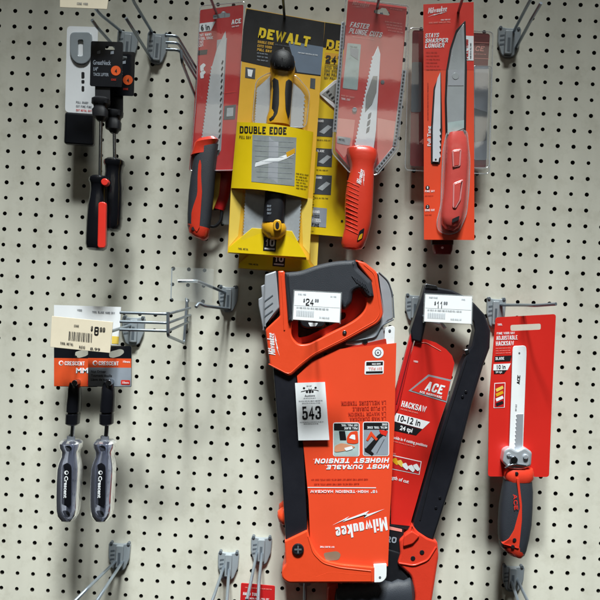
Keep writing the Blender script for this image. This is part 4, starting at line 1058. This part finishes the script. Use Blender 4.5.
    hole = rc([(323, 553), (337, 551), (341, 554), (339, 560), (326, 561)], 3)
    mb.prism(card, e - 1, e, 'orange')
    mb.decal(hole, e + .3, 'tan')
    # badge and small label
    mb.decal(ring(378, 352.6, 5.6, 24), e + .3, 'white'); mb.decal(ring(378, 352.6, 3.4, 8), e + .6, 'ink_soft'); mb.decal(ring(378, 352.6, 2.4, 16), e + .9, 'white'); mb.decal(ring(378, 352.6, 1, 10), e + 1.1, 'ink_soft')
    mb.decal(rc([(365, 361), (384, 360.4), (383.6, 374), (364.4, 374.6)], 1.6), e + .3, 'white'); mb.decal([(366.4, 362), (383, 361.6), (382.8, 365), (366.2, 365.4)], e + .6, 'ink'); mb.dashes(380.6, 363, 368.6, 363.4, 1.6, e + .9, 'white', 161); mb.dashes(382, 367, 367, 367.4, 2.8, e + .6, 'salmon', 162); mb.decal([(366, 371.4), (382.8, 371), (382.6, 373), (365.8, 373.4)], e + .6, 'ink')
    # upside down print
    I = lambda s, xr, y, xl, h, m, b=.16, sh=0: mb.caps(s, xr, y, xl, y + .8, h, e + .4, m, shear=sh, wt=b)
    I('LA MEILLEURE TENSION.', 386, 400.4, 340.4, 4, 'ink_red'); I('LA PLUS DURABLE.', 386, 406.2, 351.6, 3.8, 'ink_red'); I('LA MAYOR TENSION.', 386, 411.6, 347.4, 3.5, 'ink_red'); I('LA MAS DURADERA.', 386, 416.4, 348.8, 3.5, 'ink_red')
    I('HIGHEST TENSION.', 389.4, 457.8, 313.4, 4.9, 'white', .26, .25); I('MOST DURABLE.', 389.4, 464.2, 325, 4.4, 'white', .26, .25)
    mb.dashes(368, 478.4, 311, 478.8, 1.7, e + .4, 'ink_red', 163); mb.dashes(359, 483, 311, 483.4, 1.7, e + .4, 'ink_red', 164)
    mb.decal([(307.6, 487), (376, 487.4), (376, 488.2), (307.6, 487.8)], e + .4, 'white')
    mb.caps('16" HIGH-TENSION HACKSAW', 377.4, 490.2, 310.4, 490, 2.8, e + .4, 'white', wt=.22)
    mb.dashes(334.4, 546.2, 320, 546, 1.7, e + .4, 'white', 165)
    # script mark, upside down, bolt above
    z = lambda x, y: (300 + x / 6.316, 450 + y / 6.316)
    mb.caps('Milwaukee', *z(545, 422), *z(222, 490), 13.2, e + .4, 'white', shear=.08, wt=.3)
    mb.decal([z(*p) for p in [(534, 372), (404, 430), (432, 400), (268, 455), (298, 434), (203, 476), (312, 418), (286, 440), (438, 383), (408, 412)]], e + .5, 'white')
    # picture boxes
    for (x0, x1, y0, y1, k) in ((333, 359.6, 422.4, 456.4, 0), (362.8, 389.2, 421.6, 456, 1)):
        mb.decal(rc(box(x0, y0, x1, y1), 2.6), e + .3, 'white'); mb.decal(rc(box(x0 + .8, y0 + .8, x1 - .8, y1 - .8), 2), e + .5, 'grey_card' if k else 'pale_teal')
        mb.decal(box(x0 + 1, y0 + 1, x1 - 1, y0 + 8), e + .7, 'ink'); mb.dashes(x1 - 2, y0 + 1.8, x0 + (7, 15)[k], y0 + 1.8, 2.1, e + .9, 'white', 166 + k); mb.dashes(x1 - 2, y0 + 4.8, x0 + (7, 4)[k], y0 + 4.8, 2.2, e + .9, 'white', 168 + k)
    mb.decal([(339, 431), (345, 431), (346.4, 440), (340, 440)], e + .9, 'ink')
    mb.decal(rc([(346.6, 437.6), (350, 432), (357.6, 430.6), (358.6, 443), (354, 444), (347, 443)], 2), e + .9, 'orange_plastic'); mb.decal(rc([(349, 438), (351.6, 434.6), (355, 434.6), (355.4, 440)], 1), e + 1.1, 'white')
    mb.decal(rc([(334.6, 446), (341, 443), (350, 444.6), (356, 447), (346, 450.6), (338, 452), (334.4, 452)], 2), e + .9, 'skin_print'); mb.decal(rc([(344, 448), (352, 446), (353, 449), (346, 451)], 1), e + 1.1, 'white')
    mb.decal([(366, 448), (378, 435), (386, 429), (387.4, 432), (380, 438), (370, 452)], e + .9, 'ink'); mb.decal([(379, 429.6), (388, 431), (386, 436), (381, 434)], e + 1.1, 'red_bright'); mb.decal([(364.6, 448), (369, 449), (374, 453.6), (372, 455), (365, 451)], e + 1.1, 'ink')
    mb.decal([(366, 440), (371, 431), (375, 436), (378, 439), (376, 440.6), (371.4, 436), (368, 441)], e + 1, 'orange_plastic')
    mb.decal([(384, 439), (384.6, 439), (377, 453), (376.4, 453)], e + 1, 'ink_soft')
    cd = mb.build('card', t)
    # lot sticker
    mb = MB(); s = e + 5.4
    mb.prism([(295, 383), (325, 382), (329.4, 440), (298.4, 440.4)], s - .4, s, 'white_gloss')
    mb.tube([(301, 391.6, s + .2), (305.6, 390.4, s + .2), (309.4, 390, s + .2)], .35, 'ink', 6); mb.tube([(310.6, 390, s + .2), (315, 389.6, s + .2), (318.6, 390.6, s + .2)], .35, 'ink', 6)
    for a, b in ((304, 388), (307, 391.8), (312.6, 391.6), (315.6, 387.6)): mb.decal(ring(a, b, 1.2, 10, .9), s + .4, 'ink')
    mb.decal([(308.6, 388), (310, 390), (311.6, 387.8), (311, 392.6), (309, 392.8)], s + .4, 'ink'); mb.dashes(306.6, 386.6, 313, 386.4, 1.2, s + .4, 'ink', 2)
    mb.text('Auctions', 304.6, 396.6, 315, 396.2, 1.9, s + .4, 'ink_soft'); mb.dashes(303.6, 398.6, 316, 398.2, .7, s + .4, 'ink_soft', 4)
    mb.dashes(298.6, 401.6, 323.6, 400.8, .9, s + .4, 'ink_soft', 5); mb.dashes(302, 403.6, 321, 403, .8, s + .4, 'ink_soft', 15)
    mb.caps('543', 302.4, 419.6, 321.2, 418.8, 13, s + .4, 'ink', wt=.175)
    mb.dashes(300, 422.6, 324, 422, .7, s + .4, 'ink_soft', 6); mb.dashes(303.6, 424.4, 319, 424, .8, s + .4, 'ink', 7)
    mb.build('lot_sticker', cd)
    # bottom arm
    mb = MB()
    arm = rc([(284.6, 541, 1), (307.4, 530, 2), (310.4, 540, 2), (315.4, 551, 5), (324, 560.4, 6), (340, 564, 4), (373.6, 567, 1), (374, 583, 1), (288, 583, 3), (281.4, 578, 4), (282, 569, 3), (285.6, 564, 2)], 2)
    mb.prism(arm, d - 26, d, 'orange_plastic', 1.6)
    mb.tube([(308, 536, d - .4), (313, 553, d - .4), (323, 563, d - .4), (340, 567.6, d - .4), (371, 571, d - .4)], 1.1, 'orange_plastic')
    mb.tube([(316, 577, d - .6), (330, 571.6, d - .6), (350, 573.6, d - .6), (371, 575, d - .6)], .7, 'orange_plastic')
    mb.prism(box(371, 567.6, 374.4, 582), d - 20, d + .6, 'orange_plastic', .6)
    a = mb.build('lower_arm', t)
    mb = MB(); mb.disc(298, 549.6, 6, d - 1, d + 3, 'black', 1); mb.prism([(294.4, 549), (301.6, 549), (301.6, 550.4), (294.4, 550.4)], d + 2, d + 3.6, 'plate_dark'); mb.prism([(297.4, 546), (298.8, 546), (298.8, 553.4), (297.4, 553.4)], d + 2, d + 3.5, 'plate_dark'); mb.build('screw', a)
    mb = MB(); mb.loft([(281, 508, 288, 508, d - 22, 10), (277.6, 511, 288, 511, d - 22, 16), (277.2, 516, 288, 516, d - 22, 18), (278.6, 521, 288, 521, d - 22, 15), (282, 524, 288, 524, d - 22, 8)], 'orange_plastic'); mb.build('tension_knob', t)
    return t
bs = big_saw()
rear_saw_copy = dup(bs, (.001, .040, -.004), 'rear orange hacksaw nearly hidden behind the one with the 543 sticker')
rear_saw_copy.rotation_euler.y = -.006

def price_label(quad, d, price, cents, label, n):
    t = thing('price_label', label, 'price label', P(quad[2][0], quad[2][1], d), 'price labels on the hooks')
    (x0, y0), (x1, y1), (x2, y2), (x3, y3) = quad
    q = lambda u, v: ((x0 * (1 - u) + x1 * u) * (1 - v) + (x3 * (1 - u) + x2 * u) * v, (y0 * (1 - u) + y1 * u) * (1 - v) + (y3 * (1 - u) + y2 * u) * v)
    mb = MB(); mb.prism(list(quad), d - .6, d, 'white_gloss')
    mb.decal([q(.01, .02), q(.99, .02), q(.99, .5), q(.01, .5)], d + .2, 'white')
    mb.text('$', *q(.20, .36), *q(.235, .36), 3.2, d + .6, 'ink'); mb.caps(price, *q(.255, .47), *q(.255 + (.17, .125)[price == '11'], .47), 6.6, d + .6, 'ink', wt=.12); mb.caps(cents, *q((.45, .40)[price == '11'], .34), *q((.53, .48)[price == '11'], .34), 3, d + .6, 'ink_soft', wt=.17)
    mb.dashes(*q(.08, .12), *q(.30, .12), 1.3, d + .6, 'ink_faint', 40 + n); mb.dashes(*q(.78, .14), *q(.92, .14), 1.2, d + .6, 'ink_faint', 42 + n)
    mb.dashes(*q(.06, .585), *q(.80, .585), 1.2, d + .6, 'ink_soft', 20 + n)
    for k in range(22): u = .07 + k * .017; w = (.009, .005, .007)[k % 3]; mb.decal([q(u, .66), q(u + w, .66), q(u + w, .86), q(u, .86)], d + .6, 'ink_faint')
    mb.dashes(*q(.56, .88), *q(.82, .88), 1.2, d + .6, 'ink_faint', 30 + n)
    mb.build('paper', t)
    mb = MB(); a = inset(list(quad), -1.2); mb.prism(a, d - 2, d - .8, 'clear_milky', .2); mb.build('holder', t)
price_label([(294.6, 291), (340.8, 293.4), (339.6, 322.6), (293, 319.4)], 150, '24', '99', 'white price label reading 24.99 over the black grip', 1)
price_label([(425.4, 294.4), (472, 296.6), (471.4, 323.8), (424.2, 321.4)], 146, '11', '99', 'white price label reading 11.99 over the black hacksaw frame', 2)

# ------------------------------------------------------------------ ANGLED RED HACKSAW
def ace_saw():
    t = thing('hacksaw', 'tilted hacksaw with black curved frame and red card, price label 11.99 in front', 'hacksaw', P(420, 600, 30))
    d = 46
    mb = MB()   # bent black frame
    outer = [(424.6, 285), (432, 284.6), (439, 287.6), (452, 290), (466, 297), (474, 303), (485, 315), (490.4, 331), (489.6, 348), (484, 363), (472.4, 401), (452, 480), (433, 541)]
    inner = [(412.4, 531), (414, 520), (432, 456), (449.6, 402), (461, 366), (466.4, 353), (471.6, 346), (474.6, 330), (473, 322), (462, 312), (448, 306), (434, 304), (428.6, 312), (421.6, 343), (411.6, 340), (410.4, 331), (420.4, 300)]
    mb.prism(outer + inner, d - 18, d, 'tube_black', 1.8)
    f = mb.build('frame', t)
    mb = MB()   # pressed channel along the tube, fasteners
    mb.tube([(466, 360, d - .2), (449, 414, d - .2), (430, 478, d - .2), (420, 520, d - .2)], 1.2, 'black'); mb.tube([(483, 352, d - .4), (470, 396, d - .4), (449, 474, d - .4)], .8, 'tube_black')
    for x, y in ((466, 392), (462.6, 397), (440, 498), (436, 508)): mb.disc(x, y, 1.5, d - 1, d + .9, 'black_gloss', .4, 12)
    mb.build('channel', f)
    mb = MB(); mb.prism(rc([(425.6, 283.6), (437, 285.6), (438, 289.4), (425, 288)], 1), d - 14, d + 1.4, 'steel', .5); mb.build('end_fitting', f); mb = MB(); mb.prism(rc([(464, 350), (468.6, 349), (469.4, 353), (465.4, 355)], 1), d - 10, d + 1, 'steel', .5); mb.build('end_fitting', f)
    mb = MB()   # blade guard
    mb.prism([(411, 332), (415.4, 334), (398.6, 408), (392.4, 420), (392, 404)], d - 10, d - 3, 'red_dull', .8); mb.prism([(413, 338), (413.8, 338.4), (397, 404), (396, 404)], d - 4, d - 2.4, 'maroon'); mb.build('blade_guard', t)
    e = d - 5
    mb = MB()
    card = [(415, 341), (425, 339), (436, 342.6), (446, 349), (452, 355.6), (454.4, 363), (452, 376), (446.4, 402), (437, 430), (412, 518), (409, 530), (391, 527), (391, 420)]
    mb.prism(card, e - 1, e, 'red')
    mb.tube([(416, 344, e + .2), (425, 342, e + .2), (441, 351, e + .2)], .4, 'salmon', 6)
    mb.dashes(413.4, 362, 420, 363.2, 1.8, e + .4, 'white', 172)
    mb.decal([(428.4, 374.4), (451.4, 379.8), (446.8, 402.6), (408.4, 390.8)], e + .3, 'silver_paint'); mb.decal([(429, 376.4), (450.4, 381.4), (446.4, 400.8), (411.4, 390.2)], e + .6, 'red_bright')
    mb.caps('ACE', 424.4, 390, 441.6, 394.6, 9.4, e + .9, 'white', shear=.16, wt=.3)
    mb.caps('ACE HARDWARE', 419.4, 392.6, 441.6, 398.6, 2.2, e + .9, 'white', wt=.22)
    mb.caps('HACKSAW', 401, 406.4, 425.4, 412.4, 6, e + .5, 'white', wt=.26); mb.dashes(400.4, 409.4, 420.6, 414.4, 1.2, e + .5, 'salmon', 8)
    mb.decal([(391, 411.6), (430, 422), (422.6, 429), (391, 420.4)], e + .3, 'white'); mb.text('10-12 in', 397.4, 420.6, 419.8, 426, 6, e + .6, 'ink', bold=.02)
    mb.decal([(391, 420.8), (422, 429.4), (416, 435.4), (391, 430)], e + .3, 'ink'); mb.text('24 tpi', 399.6, 429.6, 412, 432.6, 4.2, e + .6, 'white', bold=.03)
    mb.text('Blade holds in 4 cutting positions', 385, 436.6, 427, 447.2, 2.9, e + .5, 'white', bold=.02); mb.dashes(392, 441.4, 415, 447.2, 1, e + .5, 'salmon', 9)
    mb.decal([(391, 454.6), (421.6, 461.4), (419.4, 474.8), (391, 469)], e + .3, 'white'); mb.decal([(391, 455.4), (420.8, 462), (418.9, 474), (391, 468.2)], e + .5, 'red_dull')
    mb.dashes(391.6, 454, 397.6, 455.4, 1.6, e + .5, 'salmon', 173)
    for k, (x, y, m) in enumerate(((392, 459, 'yellow_cap'), (397, 461, 'yellow_pale'), (402, 464, 'white'), (408, 466, 'white'), (413, 465, 'white'))): mb.decal(rc([(x, y), (x + 4, y - 1.4), (x + 7, y + 4), (x + 5, y + 6.4), (x + 1, y + 3)], 1), e + .8 + k * .1, m)
    mb.text('length of cut', 387, 477.6, 408.4, 483.4, 3.4, e + .5, 'white', bold=.02)
    mb.decal([(391, 524), (410.4, 526), (409, 530), (391, 527)], e + .4, 'ink')
    cd = mb.build('card', t)
    mb = MB(); mb.prism([(386, 524), (404, 528), (402, 556), (386, 556)], e - 2, e + 2, 'black'); mb.prism([(386.6, 526), (402, 529.4), (402, 532), (386.6, 529)], e + 1, e + 2.6, 'salmon'); mb.caps('PRO', 380, 541, 396, 543.4, 6, e + 2.6, 'grey_card', wt=.22)
    mb.build('card_footer', cd)
    mb = MB()   # red handle casting
    out = rc([(408, 531, 1), (412, 524, 1), (417.6, 531, 2), (428, 538, 2), (437.4, 541, 3), (438.6, 556, 3), (431, 606, 3), (424, 640, 8), (404, 656, 10), (340, 652, 10), (326, 632, 8), (327.6, 586, 3), (338, 584, 2), (340, 634, 6), (350, 642, 6), (398, 642, 6), (413, 628, 6), (415, 596, 4), (411, 576, 4), (397, 563.6, 3), (400, 554, 2), (399, 540, 2)], 3)
    mb.prism(out, d - 24, d + 2, 'red_plastic', 2.2)
    mb.tube([(399, 563, d + 2), (414, 565.6, d + 2.2), (428, 560, d + 2.2), (436, 547, d + 2)], 1.4, 'red_plastic')
    mb.prism(rc([(404, 536), (412, 531), (420, 536), (413, 544), (403, 547)], 2), d, d + 5, 'red_plastic', 1)
    h = mb.build('handle', t)
    for x, y in ((422, 552.4), (413, 558.4)): MB().disc(x, y, 2.4, d + 1, d + 2.8, 'black', .4, 14).build('handle_screw', h)
    mb = MB()   # ribbed black grip
    n = 6
    mb.loft([(334, 590, 334.5, 612, d - 8, 20)] + [(336 + k * 6.1, 584 + (k % 2) * 2.2 - k * .75, 337 + k * 6.1, 616 - (k % 2) * 1.6, d - 8, 40 - (k % 2) * 5) for k in range(13)] + [(413, 580, 413.4, 606, d - 8, 22)], 'rubber', n=24, sq=2.6)
    mb.prism(rc([(386, 548), (403, 553), (399, 566), (409, 577), (412, 592), (396, 596), (384, 590)], 4), d - 20, d - 2, 'black', 2)
    mb.build('grip', h)
ace_saw()

# ------------------------------------------------------------------ SLIM HACKSAW AT THE RIGHT
def slim_saw():
    t = thing('hacksaw', 'slim hacksaw on a red card, white blade up and black and red handle below', 'hacksaw', P(512, 555, 50))
    d = 60; mb = MB()
    slot = rc([(510.4, 325), (541, 323.6), (541, 329.6), (510.6, 331)], 2)
    mb.prism(rc([(495.6, 317.4), (556, 314), (552, 400), (549, 477), (488, 476.4), (489, 400)], 3), d - 1, d, 'red', holes=[slot])
    mb.dashes(497.6, 325.6, 505, 325.2, 1.9, d + .4, 'white', 181)
    mb.dashes(496.8, 334.6, 515.4, 334, 2.3, d + .4, 'white', 182); mb.caps('ADJUSTABLE', 496.4, 340.2, 517.6, 339.4, 4.2, d + .4, 'white', wt=.25); mb.caps('HACKSAW', 496, 345.8, 514, 345.2, 4.4, d + .4, 'white', wt=.25)
    for k in range(3): mb.dashes(495.8, 349 + k * 2.4, 511, 348.4 + k * 2.4, 1, d + .4, 'salmon', 40 + k)
    mb.decal([(494.8, 356.2), (511.6, 355.4), (510.4, 361), (494.4, 361.6)], d + .4, 'ink'); mb.dashes(495.6, 360, 507, 359.6, 2.8, d + .7, 'white', 183)
    mb.decal([(493.6, 364.2), (510.8, 363.4), (507.6, 370), (493.2, 370.4)], d + .4, 'white'); mb.text('10 in', 497, 369, 505.6, 368.6, 4, d + .7, 'ink', bold=.02)
    mb.decal([(494, 370.8), (506.6, 370.2), (504, 373.6), (494, 373.8)], d + .4, 'ink'); mb.text('24 tpi', 495.6, 373, 502, 372.8, 2, d + .7, 'white')
    mb.decal([(494.4, 383), (505.4, 382.4), (504.6, 407.6), (493.6, 408)], d + .4, 'white'); mb.decal([(495, 383.7), (504.8, 383.2), (504, 407), (494.2, 407.3)], d + .6, 'red_dull')
    for k, m in enumerate(('yellow_pale', 'yellow_cap', 'white', 'ink')): mb.decal([(495.6, 389 + k * 4.8), (502.6, 385.6 + k * 5), (503.6, 388.4 + k * 5), (496.6, 392 + k * 4.8)], d + .9, m)
    c = mb.build('card', t)
    mb = MB()
    mb.prism(rc([(512.6, 350, 5), (513.6, 346, 5), (526, 345.4, 5), (526.6, 352, 4), (523, 450, 0), (509, 452, 0), (511, 400, 0)], 3), d + 3, d + 4.6, 'white_gloss', .3)
    mb.prism([(523.4, 414), (522.4, 452), (515, 452)] + teeth((515.4, 450), (517.4, 414), 9, 1.2), d + 4, d + 5.4, 'silver_paint', .2)
    mb.caps('ACE', 519.8, 384, 520.4, 375.4, 3, d + 5, 'ink', shear=.1, wt=.22); mb.disc(519.4, 353, .9, d + 4, d + 5, 'ink_soft', 0, 8); mb.dashes(516.6, 411, 517.2, 404, 1.6, d + 5, 'ink_soft', 2)
    mb.build('blade', t)
    mb = MB(); e = d + 4
    mb.prism(rc([(504, 450), (510, 447), (517, 451), (525, 447), (532, 452), (531, 466), (522, 470), (509, 469), (502, 462)], 2.5), d - 4, e + 9, 'silver', 2.2)
    mb.disc(514, 460, 4, e + 6, e + 13, 'steel', 1.4); mb.disc(509, 455, 2.2, e + 6, e + 11, 'silver', .8); mb.disc(526, 457, 2.6, e + 6, e + 12, 'silver', .8); mb.tube([(505, 468, e + 9), (513, 464, e + 11), (526, 466, e + 10)], 1.6, 'steel')
    mb.build('clamp', t)
    mb = MB()
    mb.loft([(506, 468, 532, 468, e - 2, 24), (503.6, 471, 533, 471, e - 2, 28), (503.4, 477, 533, 477.4, e - 2, 28), (505, 480, 531, 480.4, e - 2, 26)], 'red_plastic', sq=2.8); mb.disc(517, 473.6, 1.6, e + 8, e + 12.8, 'ink', .2, 12); mb.build('collar', t)
    mb = MB()
    mb.loft([(504.4, 478, 531, 478.4, e - 2, 25), (502, 490, 532, 491, e - 2, 27), (499.6, 506, 531.6, 507, e - 2, 29), (498.6, 522, 530.6, 523, e - 2, 29), (498.6, 536, 528, 538, e - 2, 28), (500, 545, 525.4, 549, e - 2, 26), (503, 549.6, 523.4, 554, e - 2, 23)], 'rubber', n=28, sq=2.8)
    h = mb.build('grip', t)
    mb = MB()
    mb.loft([(499, 539, 524, 546, e - 2, 27.4), (501, 547, 523.6, 552.6, e - 2, 26), (507, 552.4, 521, 556.4, e - 2, 20), (513, 555, 519, 557.6, e - 2, 10)], 'red_plastic', sq=2.8)
    zz = lambda x, y: e + 12.8 - ((x - 515) / 15.0) ** 4 * 5
    mb.prism(rc([(516.4, 478), (519, 478), (522, 505), (522, 520), (520, 540), (519, 549), (506, 545), (502, 544), (509, 539), (514, 530), (520, 508)], 1.4), e + 4, zz, 'red_plastic', .3)
    mb.caps('ACE', 513, 494.6, 514.4, 510, 3.8, lambda x, y: zz(x, y) + .9, 'red_bright', wt=.2)
    for x, y in ((514.6, 540), (513, 547)): mb.disc(x, y, 1.9, e + 6, e + 13.4, 'ink', .2, 12)
    mb.build('grip_inlay', h)
slim_saw()

# small red card at the bottom edge
def bottom_card():
    t = thing('hang_pack', 'small red card at the very bottom, under the pair of grey hooks', 'tool pack', P(258, 640, 40))
    d = 60; mb = MB(); mb.prism(rc([(241, 583), (275, 586), (274, 650), (238, 648)], 1.5), d - 1, d, 'red_dull')
    mb.dashes(243, 595, 262, 596.6, 3, d + .4, 'white', 191); mb.dashes(245, 599, 270, 600, 1.6, d + .4, 'white', 5); mb.dashes(245, 588, 272, 590, 1.1, d + .4, 'salmon', 6)
    mb.build('card', t)
bottom_card()
mb = MB(); mb.tube([(305, 575, 10), (305, 612, 40)], 3.0, 'wire'); mb.prism(rc([(297, 566), (313, 566), (311, 586), (299, 586)], 3), .4, 6, 'plate', 1)
single('bracket', mb, 'grey wire bracket showing under the lower arm of the big orange hacksaw', 'bracket', P(305, 590, 5))

# ------------------------------------------------------------------ light: shop ceiling tubes behind the viewer and unseen overhead spots, cones shaped and aimed low to keep the board top dim
w = bpy.data.worlds.new('World'); S.world = w; w.use_nodes = True
w.node_tree.nodes['Background'].inputs[0].default_value = (1, .98, .86, 1); w.node_tree.nodes['Background'].inputs[1].default_value = .012
def area_light(name, loc, target, sx, sy, power, col=(.95, 1, 1), spread=180):
    l = bpy.data.lights.new(name, 'AREA'); l.shape = 'RECTANGLE'; l.size = sx; l.size_y = sy; l.energy = power; l.color = col; l.spread = math.radians(spread)
    o = bpy.data.objects.new(name, l); C.objects.link(o); o.location = loc
    o.rotation_euler = (Vector(target) - Vector(loc)).to_track_quat('-Z', 'Y').to_euler()
area_light('ceiling_tubes', (.1, -2.5, 1.45), (.1, -2.0, 0), 2.6, .34, 2.3, (1, .95, .80))
area_light('ceiling_tubes', (.1, -3.7, 1.45), (.1, -3.0, 0), 2.6, .34, 2.3, (1, .95, .80))
for lx, power, rad in ((-.32, 560, .15), (.0, 590, .36), (.36, 690, .36)):
    sp = bpy.data.lights.new('gradient_spot', 'SPOT'); sp.energy = power; sp.color = (.945, 1, .985); sp.spot_size = math.radians(19); sp.spot_blend = 1; sp.shadow_soft_size = rad
    so = bpy.data.objects.new('gradient_spot', sp); C.objects.link(so); so.location = (lx, -1.6, 3.2)
    aim = (Vector((.02, 0, -1.14)) - Vector(so.location)).normalized()
    ax = Vector((1, 0, 0)) - aim * aim.x; ax.normalize(); az = -aim; ay = az.cross(ax)
    so.rotation_euler = Matrix((ax, ay, az)).transposed().to_euler()
    so.scale = (4.0, 1, 1)

S.view_settings.view_transform = 'Standard'; S.view_settings.look = 'None'; S.view_settings.exposure = 0
S.render.engine = 'CYCLES'; S.cycles.use_denoising = True; S.cycles.max_bounces = 8; S.cycles.transparent_max_bounces = 16
